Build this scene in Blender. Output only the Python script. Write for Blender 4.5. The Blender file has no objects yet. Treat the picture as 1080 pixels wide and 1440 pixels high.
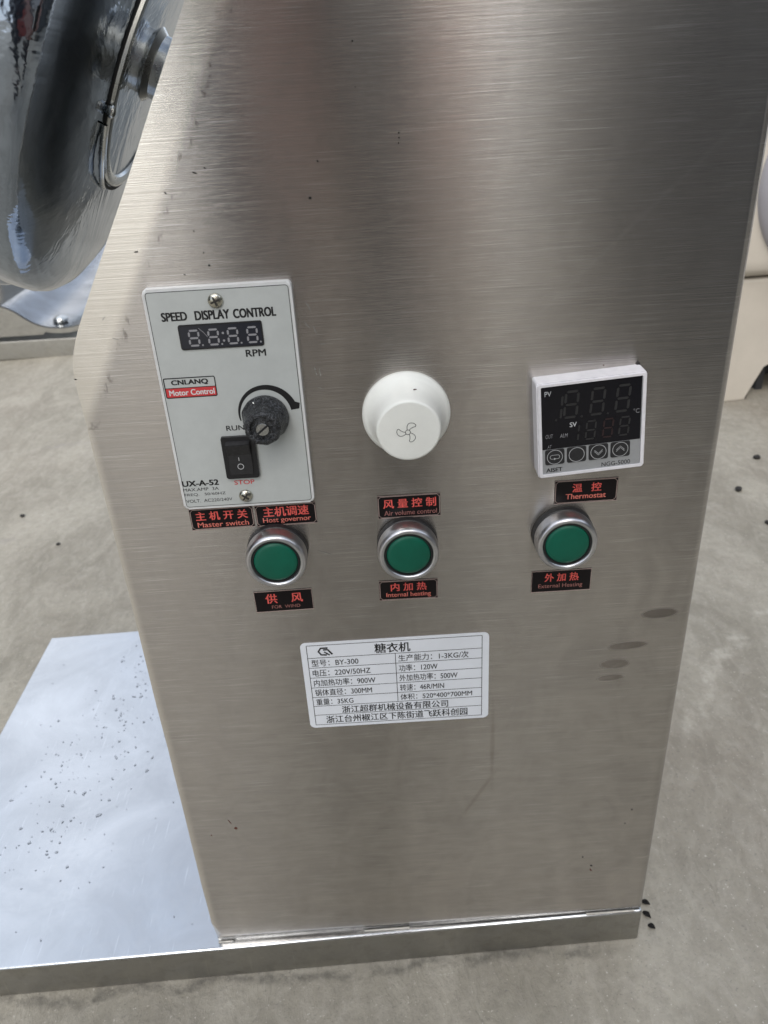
import bpy, bmesh, math, random
from mathutils import Vector, Matrix, noise as mnoise
R = math.radians
rnd = random.Random(7)
sc = bpy.context.scene
col = sc.collection

# ------------------------------------------------------------------ camera
cam = bpy.data.cameras.new('camera')
co = bpy.data.objects.new('camera', cam); col.objects.link(co)
xr = Vector((0.99813, -0.02979, -0.05346))     # rows of the fitted rotation, column-wise
yd = Vector((-0.0612, -0.48588, -0.87188))
zf = Vector((0.0, 0.87352, -0.48679))
M = Matrix((xr, -yd, -zf)).transposed().to_4x4()
M.translation = Vector((0, -0.33, 0.5067))
co.matrix_world = M
cam.sensor_fit = 'HORIZONTAL'; cam.sensor_width = 36; cam.lens = 36 * 1120 / 1080
cam.clip_start = 0.01; cam.clip_end = 500
cam.dof.use_dof = True; cam.dof.focus_distance = 0.37; cam.dof.aperture_fstop = 26
sc.camera = co

# ------------------------------------------------------------------ sky and sun
SUN_EL, SUN_AZ = R(40), R(180)       # azimuth from +Y towards +X
w = bpy.data.worlds.new('World'); sc.world = w; w.use_nodes = True
nt = w.node_tree; nt.nodes.clear()
def N(nt, t, **k):
    n = nt.nodes.new(t)
    for a, v in k.items(): setattr(n, a, v)
    return n
out = N(nt, 'ShaderNodeOutputWorld'); bg = N(nt, 'ShaderNodeBackground')
sky = N(nt, 'ShaderNodeTexSky', sky_type='NISHITA', sun_disc=False)
sky.sun_elevation = SUN_EL; sky.sun_rotation = SUN_AZ; sky.dust_density = 1.2
tc = N(nt, 'ShaderNodeTexCoord')
mp = N(nt, 'ShaderNodeMapping'); mp.inputs['Scale'].default_value = (1, 1, 2.2); mp.inputs['Location'].default_value = (.35, .8, .1)
n1 = N(nt, 'ShaderNodeTexNoise'); n1.inputs['Scale'].default_value = 1.6; n1.inputs['Detail'].default_value = 6; n1.inputs['Roughness'].default_value = .55
rp = N(nt, 'ShaderNodeValToRGB'); rp.color_ramp.elements[0].position = .40; rp.color_ramp.elements[1].position = .57
rp.color_ramp.elements[0].color = (.30,)*3 + (1,); rp.color_ramp.elements[1].color = (1,)*4
mx = N(nt, 'ShaderNodeMix', data_type='RGBA')
n2 = N(nt, 'ShaderNodeTexNoise'); n2.inputs['Scale'].default_value = 2.7; n2.inputs['Detail'].default_value = 4
cr = N(nt, 'ShaderNodeValToRGB')
cr.color_ramp.elements[0].position = .35; cr.color_ramp.elements[0].color = (6.6, 7.6, 9.2, 1)
cr.color_ramp.elements[1].position = .65; cr.color_ramp.elements[1].color = (10.2, 10.2, 10.4, 1)
L = nt.links.new
L(tc.outputs['Generated'], mp.inputs[0]); L(mp.outputs[0], n1.inputs['Vector']); L(mp.outputs[0], n2.inputs['Vector'])
L(n1.outputs['Fac'], rp.inputs[0]); L(rp.outputs[0], mx.inputs['Factor']); L(sky.outputs[0], mx.inputs['A'])
L(n2.outputs['Fac'], cr.inputs[0]); L(cr.outputs[0], mx.inputs['B']); L(mx.outputs['Result'], bg.inputs[0])
bg.inputs[1].default_value = 0.14
L(bg.outputs[0], out.inputs[0])
sl = bpy.data.lights.new('sun', 'SUN'); sl.energy = 3.3; sl.angle = R(46); sl.color = (1, .95, .88)
so = bpy.data.objects.new('sun', sl); col.objects.link(so)
sd = Vector((math.sin(SUN_AZ)*math.cos(SUN_EL), math.cos(SUN_AZ)*math.cos(SUN_EL), math.sin(SUN_EL)))
so.rotation_euler = sd.to_track_quat('Z', 'Y').to_euler(); so.location = sd * 20
vs = sc.view_settings
vs.view_transform = 'Standard'; vs.look = 'None'; vs.gamma = 1; vs.exposure = 0.25; vs.use_curve_mapping = False
sc.render.engine = 'CYCLES'
sc.cycles.use_denoising = True
try: sc.cycles.denoiser = 'OPENIMAGEDENOISE'
except Exception: pass
sc.cycles.max_bounces = 8

# ------------------------------------------------------------------ material helpers
def newmat(name):
    m = bpy.data.materials.new(name); m.use_nodes = True
    nt = m.node_tree; b = nt.nodes['Principled BSDF']
    return m, nt, b
def math_(nt, op, a, b=None, c=None, clamp=False):
    n = N(nt, 'ShaderNodeMath', operation=op, use_clamp=clamp)
    for i, v in enumerate((a, b, c)):
        if v is None: continue
        if isinstance(v, (int, float)): n.inputs[i].default_value = v
        else: nt.links.new(v, n.inputs[i])
    return n.outputs[0]
def scaled(nt, s, off=(0, 0, 0), rot=(0, 0, 0)):
    g = N(nt, 'ShaderNodeNewGeometry'); m = N(nt, 'ShaderNodeMapping')
    m.inputs['Scale'].default_value = s; m.inputs['Location'].default_value = off; m.inputs['Rotation'].default_value = rot
    nt.links.new(g.outputs['Position'], m.inputs[0]); return m.outputs[0]
def noise_(nt, vec, scale=1, detail=4, rough=.5, dist=0):
    n = N(nt, 'ShaderNodeTexNoise'); n.inputs['Scale'].default_value = scale; n.inputs['Detail'].default_value = detail
    n.inputs['Roughness'].default_value = rough; n.inputs['Distortion'].default_value = dist
    nt.links.new(vec, n.inputs['Vector']); return n.outputs['Fac']
def rng(nt, v, a, b, c, d, smooth=False):
    n = N(nt, 'ShaderNodeMapRange'); n.clamp = True
    if smooth: n.interpolation_type = 'SMOOTHSTEP'
    nt.links.new(v, n.inputs[0])
    for i, x in enumerate((a, b, c, d)): n.inputs[i+1].default_value = x
    return n.outputs[0]
def mixc(nt, f, a, b):
    n = N(nt, 'ShaderNodeMix', data_type='RGBA')
    if isinstance(f, (int, float)): n.inputs['Factor'].default_value = f
    else: nt.links.new(f, n.inputs['Factor'])
    for k, v in (('A', a), ('B', b)):
        if isinstance(v, tuple): n.inputs[k].default_value = v + (1,) if len(v) == 3 else v
        else: nt.links.new(v, n.inputs[k])
    return n.outputs['Result']
def bump(nt, b, h, strength, dist):
    n = N(nt, 'ShaderNodeBump'); n.inputs['Strength'].default_value = strength; n.inputs['Distance'].default_value = dist
    nt.links.new(h, n.inputs['Height'])
    cur = b.inputs['Normal']
    if cur.is_linked: nt.links.new(cur.links[0].from_socket, n.inputs['Normal'])
    nt.links.new(n.outputs[0], b.inputs['Normal'])
def ellipse(nt, x, z, rx, rz, ang=0, soft=.35):
    """1 inside an ellipse on the front panel (metres), fading out"""
    g = N(nt, 'ShaderNodeNewGeometry'); s = N(nt, 'ShaderNodeSeparateXYZ'); nt.links.new(g.outputs['Position'], s.inputs[0])
    dx = math_(nt, 'SUBTRACT', s.outputs[0], x); dz = math_(nt, 'SUBTRACT', s.outputs[2], z)
    c, n_ = math.cos(ang), math.sin(ang)
    u = math_(nt, 'ADD', math_(nt, 'MULTIPLY', dx, c/rx), math_(nt, 'MULTIPLY', dz, n_/rx))
    v = math_(nt, 'ADD', math_(nt, 'MULTIPLY', dx, -n_/rz), math_(nt, 'MULTIPLY', dz, c/rz))
    d = math_(nt, 'SQRT', math_(nt, 'ADD', math_(nt, 'MULTIPLY', u, u), math_(nt, 'MULTIPLY', v, v)))
    return rng(nt, d, 1-soft, 1+soft, 1, 0, True)
def simple(name, c, rough=.5, metal=0, var=.08, scale=300, bmp=0, spec=None, coat=0):
    m, nt, b = newmat(name)
    v = scaled(nt, (scale,)*3)
    f = noise_(nt, v, 1, 5, .6)
    c2 = tuple(max(0, x*(1-var*2)) for x in c)
    nt.links.new(mixc(nt, rng(nt, f, .35, .7, 0, 1), c, c2), b.inputs['Base Color'])
    nt.links.new(rng(nt, f, .3, .7, rough*.85, min(1, rough*1.15)), b.inputs['Roughness'])
    b.inputs['Metallic'].default_value = metal
    if spec is not None: b.inputs['Specular IOR Level'].default_value = spec
    if coat: b.inputs['Coat Weight'].default_value = coat; b.inputs['Coat Roughness'].default_value = .1
    if bmp: bump(nt, b, f, .4, bmp)
    return m
def flat(name, c, rough=.5, metal=0, spec=.4):
    m, nt, b = newmat(name)
    b.inputs['Base Color'].default_value = c + (1,); b.inputs['Roughness'].default_value = rough
    b.inputs['Metallic'].default_value = metal; b.inputs['Specular IOR Level'].default_value = spec
    return m

# brushed front sheet
def steel_panel():
    m, nt, b = newmat('brushed_steel')
    fine = noise_(nt, scaled(nt, (22, 60, 2600)), 1, 3, .6)
    mid = noise_(nt, scaled(nt, (9, 30, 520)), 1, 3, .55)
    lng = noise_(nt, scaled(nt, (4, 20, 1400)), 1, 2, .5)
    wav = noise_(nt, scaled(nt, (7, 7, 3.2)), 1, 2, .5)
    blot = noise_(nt, scaled(nt, (38, 38, 26)), 1, 5, .6, 1.2)
    blot2 = noise_(nt, scaled(nt, (30, 30, 120), (3, 1, 2)), 1, 4, .6, 1.5)
    scr = noise_(nt, scaled(nt, (30, 60, 4200), (5, 0, 3)), 1, 1, .5)
    # lower half: duller, mottled by handling
    g = N(nt, 'ShaderNodeNewGeometry'); s = N(nt, 'ShaderNodeSeparateXYZ'); nt.links.new(g.outputs['Position'], s.inputs[0])
    low = rng(nt, s.outputs[2], .32, .16, 0, 1, True)
    base = mixc(nt, rng(nt, blot, .35, .68, 0, 1), (.52, .49, .46), (.43, .405, .38))
    base = mixc(nt, math_(nt, 'MULTIPLY', rng(nt, mid, .35, .65, 0, .3), math_(nt, 'SUBTRACT', 1.0, math_(nt, 'MULTIPLY', low, .6))), base, (.40, .385, .37))
    base = mixc(nt, rng(nt, scr, .62, .70, 0, .6), base, (.80, .79, .77))
    base = mixc(nt, rng(nt, noise_(nt, scaled(nt, (26, 60, 3000), (1, 0, 7)), 1, 2, .6), .40, .30, 0, .45), base, (.25, .24, .235))
    # greasy dabs on the right, an oil-dark run near the middle, rust by the left edge
    marks = None
    for (x, z, rx, rz, a) in ((.1390, .2530, .0090, .0030, .03), (.1245, .2330, .0100, .0024, .05), (.1185, .2210, .0075, .0032, .0), (.1170, .2115, .0070, .0019, .05)):
        e = ellipse(nt, x, z, rx, rz, a, .18)
        marks = e if marks is None else math_(nt, 'MAXIMUM', marks, e)
    run = math_(nt, 'MAXIMUM', ellipse(nt, .0535, .166, .0012, .028, 0, .7), ellipse(nt, .046, .128, .0012, .018, -.5, .7))
    run2 = math_(nt, 'MAXIMUM', ellipse(nt, .041, .147, .018, .0007, .5, .8), ellipse(nt, .115, .455, .05, .0009, .75, .8))
    base = mixc(nt, math_(nt, 'MULTIPLY', marks, .72), base, (.19, .165, .14))
    base = mixc(nt, math_(nt, 'MULTIPLY', run, .35), base, (.25, .22, .19))
    base = mixc(nt, math_(nt, 'MULTIPLY', run2, .12), base, (.75, .73, .70))
    base = mixc(nt, math_(nt, 'MULTIPLY', low, rng(nt, blot2, .4, .66, 0, .22)), base, (.66, .63, .58))
    # weld tint plus the bend's bright sky reflection, painted into the left edge
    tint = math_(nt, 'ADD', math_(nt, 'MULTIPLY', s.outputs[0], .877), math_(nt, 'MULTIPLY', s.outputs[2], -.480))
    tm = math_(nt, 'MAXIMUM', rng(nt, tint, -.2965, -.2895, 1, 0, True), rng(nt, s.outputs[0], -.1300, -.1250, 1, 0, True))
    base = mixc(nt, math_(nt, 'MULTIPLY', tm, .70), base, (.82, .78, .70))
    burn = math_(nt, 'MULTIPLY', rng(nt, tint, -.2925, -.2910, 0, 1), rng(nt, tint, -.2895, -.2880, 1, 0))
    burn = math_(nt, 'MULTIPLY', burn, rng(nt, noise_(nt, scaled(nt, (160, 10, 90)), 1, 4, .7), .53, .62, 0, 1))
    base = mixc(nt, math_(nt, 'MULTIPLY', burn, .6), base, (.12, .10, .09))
    nt.links.new(base, b.inputs['Base Color'])
    b.inputs['Metallic'].default_value = 1
    r = math_(nt, 'ADD', rng(nt, blot, .3, .7, .195, .225), math_(nt, 'MULTIPLY', low, .012))
    r = math_(nt, 'ADD', r, math_(nt, 'MULTIPLY', marks, .10))
    nt.links.new(r, b.inputs['Roughness'])
    b.inputs['Anisotropic'].default_value = 1.0
    t = N(nt, 'ShaderNodeCombineXYZ'); t.inputs[2].default_value = 1
    nt.links.new(t.outputs[0], b.inputs['Tangent'])
    bump(nt, b, wav, .30, .0016)
    bump(nt, b, blot2, .04, .0006)
    bump(nt, b, mid, .05, .00035)
    bump(nt, b, lng, .50, .0001)
    bump(nt, b, fine, .45, .00008)
    return m
def steel_plain(name, c=(.60, .60, .60), rough=.25, bmp=.0004, scale=20, aniso=0, scr=True, clean=False):
    m, nt, b = newmat(name)
    f = noise_(nt, scaled(nt, (scale,)*3), 1, 5, .6, .8)
    f2 = noise_(nt, scaled(nt, (scale*14,)*3), 1, 4, .7)
    c2 = tuple(x*.84 for x in c)
    base = mixc(nt, rng(nt, f, .35, .65, 0, 1), c, c2)
    if scr:
        s1 = noise_(nt, scaled(nt, (900, 30, 30), rot=(0, 0, .4)), 1, 2, .5)
        base = mixc(nt, rng(nt, s1, .66, .72, 0, .35), base, tuple(min(1, x*1.3) for x in c))
    if clean is not False:
        dn = noise_(nt, scaled(nt, (70, 70, 130)), 1, 6, .7, .6)
        base = mixc(nt, rng(nt, dn, .50, .72, 0, .35), base, (.16, .15, .125))
        base = mixc(nt, rng(nt, dn, .36, .26, 0, .6), base, (.62, .60, .55))
    nt.links.new(base, b.inputs['Base Color'])
    b.inputs['Metallic'].default_value = 1
    nt.links.new(math_(nt, 'ADD', rng(nt, f, .35, .65, rough*.85, rough*1.15), rng(nt, f2, .4, .7, 0, rough*.3)), b.inputs['Roughness'])
    bump(nt, b, f, .3, bmp)
    return m
def concrete():
    m, nt, b = newmat('concrete')
    a = noise_(nt, scaled(nt, (1.6,)*3), 1, 6, .6, .4)
    c_ = noise_(nt, scaled(nt, (9, 5, 5)), 1, 6, .65, .8)
    f = noise_(nt, scaled(nt, (120,)*3), 1, 5, .7)
    sp = noise_(nt, scaled(nt, (420,)*3), 1, 2, .6)
    sw = noise_(nt, scaled(nt, (80, 38, 38), rot=(0, 0, .45)), 1, 4, .65, 1.0)
    base = mixc(nt, rng(nt, a, .35, .65, 0, 1), (.242, .216, .175), (.212, .200, .160))
    base = mixc(nt, rng(nt, c_, .40, .62, 0, .8), base, (.35, .325, .270))
    base = mixc(nt, rng(nt, f, .42, .66, 0, .35), base, (.19, .175, .15))
    base = mixc(nt, rng(nt, sw, .45, .7, 0, .30), base, (.44, .41, .355))
    base = mixc(nt, rng(nt, sp, .66, .74, 0, .6), base, (.55, .52, .46))
    base = mixc(nt, rng(nt, sp, .36, .28, 0, .45), base, (.13, .12, .11))
    g = N(nt, 'ShaderNodeNewGeometry'); s = N(nt, 'ShaderNodeSeparateXYZ'); nt.links.new(g.outputs['Position'], s.inputs[0])
    def seg(x0, y0, x1, y1, wd, amt, colr, base):
        ln = math.hypot(x1-x0, y1-y0); ux, uy = (x1-x0)/ln, (y1-y0)/ln
        wob = math_(nt, 'MULTIPLY', math_(nt, 'SUBTRACT', noise_(nt, scaled(nt, (25,)*3, (x0*9, y0, 0)), 1, 4, .6), .5), wd*5)
        px = math_(nt, 'SUBTRACT', s.outputs[0], x0); py = math_(nt, 'SUBTRACT', s.outputs[1], y0)
        along = math_(nt, 'ADD', math_(nt, 'MULTIPLY', px, ux), math_(nt, 'MULTIPLY', py, uy))
        off = math_(nt, 'ADD', math_(nt, 'ADD', math_(nt, 'MULTIPLY', px, -uy), math_(nt, 'MULTIPLY', py, ux)), wob)
        k = math_(nt, 'MULTIPLY', rng(nt, math_(nt, 'ABSOLUTE', off), 0, wd, 1, 0, True), math_(nt, 'MULTIPLY', rng(nt, along, 0, ln*.1, 0, 1), rng(nt, along, ln*.9, ln, 1, 0)))
        k = math_(nt, 'MULTIPLY', k, rng(nt, noise_(nt, scaled(nt, (70,)*3, (x1*7, 0, y1)), 1, 4, .7), .38, .58, 0.1, 1))
        return mixc(nt, math_(nt, 'MULTIPLY', k, amt), base, colr)
    base = seg(.3560, .3230, .2520, .1690, .0110, .35, (.56, .53, .46), base)
    base = seg(.3900, .3500, .4200, .3000, .0120, .25, (.54, .51, .45), base)
    base = seg(-.40, -.0140, .1600, -.0060, .0060, .65, (.075, .070, .060), base)  # contact shadow along the base's front foot, painted into the concrete
    base = seg(-.60, .95, -.30, 1.00, .010, .5, (.26, .24, .22), base)
    base = seg(-.70, .62, -.50, .64, .014, .6, (.24, .22, .20), base)
    base = seg(.0000, -.045, .0120, -.160, .0045, .7, (.66, .62, .54), base)
    base = seg(.1150, -.050, .1250, -.130, .0045, .6, (.66, .62, .54), base)
    base = seg(-.40, 1.16, -.30, 1.12, .008, .6, (.22, .20, .19), base)
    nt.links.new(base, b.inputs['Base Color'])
    nt.links.new(rng(nt, f, .3, .7, .75, .95), b.inputs['Roughness'])
    bump(nt, b, c_, .6, .006); bump(nt, b, sw, .6, .0025); bump(nt, b, f, .8, .0014); bump(nt, b, sp, .5, .0005)
    return m

M_panel = steel_panel()
M_base = steel_plain('base_steel', (.57, .59, .615), .17, .0006, 12)
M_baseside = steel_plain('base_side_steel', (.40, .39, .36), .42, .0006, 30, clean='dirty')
M_pan = steel_plain('polished_steel', (.34, .39, .46), .085, .0050, 13, scr=False)
M_hub = steel_plain('turned_steel', (.62, .63, .62), .22, .0002, 60)
M_crease = flat('seam_shadow_gap', (.02, .02, .02), .6)
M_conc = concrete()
M_face = simple('grey_face_film', (.48, .505, .495), .38, 0, .04, 120)
M_caseedge = simple('pale_case_plastic', (.66, .67, .67), .35, 0, .05, 200)
M_ink = flat('black_ink', (.010, .010, .011), .45)
M_redink = flat('red_ink', (.55, .045, .05), .45)
M_black = simple('black_plastic', (.014, .014, .016), .32, 0, .2, 500)
M_blackm = simple('dull_black_plastic', (.022, .022, .024), .5, 0, .2, 500)
M_glass = flat('dark_display_window', (.020, .022, .030), .16, 0, .5)
M_seg = flat('unlit_segment', (.27, .27, .29), .4)
M_segdim = flat('unlit_dim_segment', (.026, .026, .027), .35)
M_segred = flat('unlit_reddish_segment', (.026, .014, .015), .35)
M_thglass = flat('black_screen_film', (.004, .004, .007), .22, 0, .35)
M_whitepr = flat('white_print', (.50, .51, .52), .4)
M_greypr = flat('grey_print', (.22, .22, .23), .4)
M_thcase = simple('white_thermostat_plastic', (.78, .77, .80), .38, 0, .05, 260)
M_silver = simple('silver_film', (.36, .37, .38), .35, .2, .04, 300)
M_ivory = simple('ivory_plastic', (.86, .87, .82), .33, 0, .035, 90)
M_satin = simple('satin_aluminium', (.62, .62, .64), .33, 1, .06, 400)
M_green = simple('green_translucent_plastic', (.002, .110, .066), .42, 0, .12, 60, spec=.35)
M_plate = simple('black_label_foil', (.006, .004, .005), .34, 0, .1, 200, spec=.25)
M_trim = simple('pink_silver_print', (.50, .38, .34), .3, 0, .1, 800)
M_red = simple('red_foil_print', (.88, .13, .11), .4, 0, .2, 900)
M_pinkred = simple('worn_red_foil_print', (.80, .22, .17), .4, 0, .25, 900)
M_dimred = simple('faded_red_foil_print', (.40, .17, .15), .4, 0, .25, 900)
M_paper = simple('white_rating_label', (.76, .79, .84), .42, 0, .03, 60)
M_screw = simple('zinc_screw', (.56, .54, .46), .26, 1, .15, 700)
M_screwgap = flat('screw_recess', (.03, .028, .025), .5)
M_rust = simple('rust', (.12, .04, .025), .8, 0, .2, 900)
M_dirt = simple('dark_dirt', (.020, .018, .017), .8, 0, .2, 900)
M_fleck = simple('grey_dust_flakes', (.42, .46, .52), .8, 0, .25, 900)
M_cream = simple('cream_paint', (.52, .48, .42), .5, 0, .06, 12)
M_grey2 = simple('grey_lavender_paint', (.40, .39, .42), .5, 0, .08, 9)
M_added_wall = simple('added_wall_render', (.30, .29, .28), .85, 0, .12, 3, .002)
M_darkpaint = simple('dark_grey_paint', (.035, .037, .042), .5, 0, .1, 3)
M_added_red = simple('added_drum_red', (.32, .055, .045), .5, 0, .15, 5)
M_added_roof = simple('added_roof_sheet', (.10, .11, .13), .6, .2, .1, 3)
M_glasspane = flat('window_glass', (.03, .035, .04), .08, 0, .6)
M_added_door = simple('added_steel_door', (.07, .08, .09), .5, .2, .1, 4)

# ------------------------------------------------------------------ mesh helpers
ORIG = {}
def link(name, bm, mat, parent=None, smooth=None, loc=None):
    """bm in world coordinates; loc = the object's origin (world)"""
    me = bpy.data.meshes.new(name)
    po = ORIG.get(parent.name, Vector((0, 0, 0))) if parent else Vector((0, 0, 0))
    lo = Vector(loc) if loc is not None else po.copy()
    if not parent and loc is None: lo = Vector((0, 0, 0))
    bmesh.ops.translate(bm, verts=bm.verts, vec=-lo)
    bmesh.ops.recalc_face_normals(bm, faces=bm.faces) if len(bm.faces) and smooth != 'keep' else None
    bm.to_mesh(me); bm.free()
    me.materials.append(mat)
    o = bpy.data.objects.new(name, me); col.objects.link(o)
    o.location = lo - po
    if parent: o.parent = parent
    ORIG[o.name] = lo
    if smooth and smooth != 'keep':
        for p in me.polygons: p.use_smooth = True
        try: me.set_sharp_from_angle(angle=R(smooth))
        except Exception: pass
        wn = o.modifiers.new('weighted', 'WEIGHTED_NORMAL'); wn.keep_sharp = True
    return o
def empty(name, loc, label, cat, group=None):
    o = bpy.data.objects.new(name, None); col.objects.link(o); o.location = loc; o.empty_display_size = .05
    o['label'] = label; o['category'] = cat
    if group: o['group'] = group
    ORIG[o.name] = Vector(loc); return o
def tag(o, label, cat, group=None):
    o['label'] = label; o['category'] = cat
    if group: o['group'] = group
    return o
def prism(pts, y0, y1, bev=0, seg=3, front_only=True):
    """pts (x,z) polygon extruded along y (y0 front)"""
    bm = bmesh.new()
    f = [bm.verts.new((x, y0, z)) for x, z in pts]; k = [bm.verts.new((x, y1, z)) for x, z in pts]
    ff = bm.faces.new(f); bm.faces.new(k[::-1]); n = len(pts)
    for i in range(n): bm.faces.new((f[i], k[i], k[(i+1) % n], f[(i+1) % n]))
    if bev:
        ed = list(ff.edges) if front_only else list(bm.edges)
        bmesh.ops.bevel(bm, geom=ed, offset=bev, segments=seg, affect='EDGES', profile=.5, clamp_overlap=True)
    return bm
def rrect(x0, z0, x1, z1, r=0, n=5):
    if r <= 0: return [(x0, z0), (x1, z0), (x1, z1), (x0, z1)]
    p = []
    for cx, cz, a in ((x1-r, z0+r, -90), (x1-r, z1-r, 0), (x0+r, z1-r, 90), (x0+r, z0+r, 180)):
        for i in range(n+1):
            t = R(a + 90*i/n); p.append((cx+r*math.cos(t), cz+r*math.sin(t)))
    return p
def box(x0, x1, y0, y1, z0, z1, bev=0, seg=2, bm=None):
    b2 = bmesh.new(); bmesh.ops.create_cube(b2, size=1)
    for v in b2.verts: v.co = Vector(((x0+x1)/2+v.co.x*(x1-x0), (y0+y1)/2+v.co.y*(y1-y0), (z0+z1)/2+v.co.z*(z1-z0)))
    if bev: bmesh.ops.bevel(b2, geom=list(b2.edges), offset=bev, segments=seg, affect='EDGES', profile=.5)
    if bm is None: return b2
    me = bpy.data.meshes.new('tmp'); b2.to_mesh(me); b2.free(); bm.from_mesh(me); bpy.data.meshes.remove(me); return bm
def lathe(prof, cx=0, cz=0, n=64, fn=None, bm=None, frame=None):
    """prof: list of (radius, depth out of the panel); axis -Y.  frame: Matrix mapping local (r cos, r sin, depth)"""
    bm = bm or bmesh.new(); rings = []
    for j, (r, d) in enumerate(prof):
        if r <= 1e-9:
            p = Vector((0, 0, d)); rings.append([bm.verts.new(frame @ p if frame else (cx, -d, cz))]); continue
        ring = []
        for i in range(n):
            a = 2*math.pi*i/n; rr = fn(r, d, a) if fn else r
            p = Vector((rr*math.cos(a), rr*math.sin(a), d))
            ring.append(bm.verts.new(frame @ p if frame else (cx+p.x, -d, cz+p.y)))
        rings.append(ring)
    for a, b in zip(rings, rings[1:]):
        if len(a) == 1 and len(b) == 1: continue
        for i in range(n):
            k = (i+1) % n
            if len(a) == 1: bm.faces.new((a[0], b[i], b[k]))
            elif len(b) == 1: bm.faces.new((a[i], a[k], b[0]))
            else: bm.faces.new((a[i], a[k], b[k], b[i]))
    return bm
def poly(bm, pts, y):
    try: bm.faces.new([bm.verts.new((x, y, z)) for x, z in pts])
    except ValueError: pass
def ribbon(bm, pts, wd, y, closed=False):
    n = len(pts); L_, R_ = [], []
    for i, (x, z) in enumerate(pts):
        a = pts[(i-1) % n] if closed or i else pts[i]; b = pts[(i+1) % n] if closed or i < n-1 else pts[i]
        dx, dz = b[0]-a[0], b[1]-a[1]; l = math.hypot(dx, dz) or 1
        ww = wd(i/(n-1)) if callable(wd) else wd
        L_.append(bm.verts.new((x-dz/l*ww/2, y, z+dx/l*ww/2))); R_.append(bm.verts.new((x+dz/l*ww/2, y, z-dx/l*ww/2)))
    for i in range(n if closed else n-1):
        k = (i+1) % n; bm.faces.new((L_[i], R_[i], R_[k], L_[k]))
def circ(cx, cz, r, n=32, a0=0, a1=360, rz=None):
    return [(cx+r*math.cos(R(a0+(a1-a0)*i/n)), cz+(rz or r)*math.sin(R(a0+(a1-a0)*i/n))) for i in range(n+(1 if a1-a0 < 360 else 0))]
_tc = {}
def text_into(bm, body, bx, y, bold=0, shear=0, space=1):
    """flat lettering fitted into bx = (x0, z0, x1, z1) on the plane y"""
    key = (body, 0, shear, space)
    if key not in _tc:
        cu = bpy.data.curves.new('t', 'FONT'); cu.body = body; cu.size = 1; cu.shear = shear
        cu.space_character = space; cu.resolution_u = 4; cu.fill_mode = 'FRONT'; cu.dimensions = '2D'
        ob = bpy.data.objects.new('t', cu); col.objects.link(ob)
        dg = bpy.context.evaluated_depsgraph_get(); me = ob.evaluated_get(dg).to_mesh()
        _tc[key] = ([tuple(v.co) for v in me.vertices], [tuple(p.vertices) for p in me.polygons])
        ob.evaluated_get(dg).to_mesh_clear(); bpy.data.objects.remove(ob); bpy.data.curves.remove(cu)
    vs_, fs = _tc[key]
    x0 = min(v[0] for v in vs_); x1 = max(v[0] for v in vs_); z0 = min(v[1] for v in vs_); z1 = max(v[1] for v in vs_)
    h = bx[3]-bx[1]; e = bold*h*1.1
    offs = [(0, 0)] if not bold else [(-e, -e*.5), (e, -e*.5), (-e, e*.5), (e, e*.5)]
    for q, (ox, oz) in enumerate(offs):       # heavier strokes: copies a hair apart
        vv = [bm.verts.new((bx[0]+e+(v[0]-x0)/(x1-x0)*(bx[2]-bx[0]-2*e)+ox, y-q*3e-6, bx[1]+e*.5+(v[1]-z0)/(z1-z0)*(h-e)+oz)) for v in vs_]
        for f in fs:
            try: bm.faces.new([vv[i] for i in f])
            except ValueError: pass
def seven(bm, x, z, w_, h, t, y, shear=0.0, on='abcdefg', gap=.12):
    """seven-segment digit, lower-left at x,z"""
    def S(p): return [(a+shear*(b-z), b) for a, b in p]
    def H(zc): g = t*.5+gap*t; return [(x+g, zc), (x+g+t*.5, zc+t/2), (x+w_-g-t*.5, zc+t/2), (x+w_-g, zc), (x+w_-g-t*.5, zc-t/2), (x+g+t*.5, zc-t/2)]
    def V(xc, za, zb): g = t*.5+gap*t; return [(xc, za+g), (xc+t/2, za+g+t*.5), (xc+t/2, zb-g-t*.5), (xc, zb-g), (xc-t/2, zb-g-t*.5), (xc-t/2, za+g+t*.5)]
    zt, zm, zb = z+h-t/2, z+h/2, z+t/2
    P_ = {'a': H(zt), 'g': H(zm), 'd': H(zb), 'f': V(x+t/2, zm, zt), 'b': V(x+w_-t/2, zm, zt), 'e': V(x+t/2, zb, zm), 'c': V(x+w_-t/2, zb, zm)}
    for k in on: poly(bm, S(P_[k]), y)
def rot_about(bm, cx, cz, ang):
    bmesh.ops.rotate(bm, verts=bm.verts, cent=(cx, 0, cz), matrix=Matrix.Rotation(-ang, 3, 'Y'))

# ------------------------------------------------------------------ the setting
SLOPE = .024
def gz(x): return -.0255 + SLOPE*x
bm = bmesh.new()
xs = [-300, -60, -12, -3, -1, 0, 1, 3, 12, 60, 300]
g = [[bm.verts.new((x, y, gz(max(-3, min(3, x))))) for y in xs] for x in xs]
for i in range(10):
    for j in range(10): bm.faces.new((g[i][j], g[i+1][j], g[i+1][j+1], g[i][j+1]))
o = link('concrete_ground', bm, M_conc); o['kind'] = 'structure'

# ------------------------------------------------------------------ the machine
mach = empty('coating_machine', (0, .17, -.0255), 'brushed steel sugar coating machine with control panel, on a wide steel base plate', 'machine')
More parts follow.
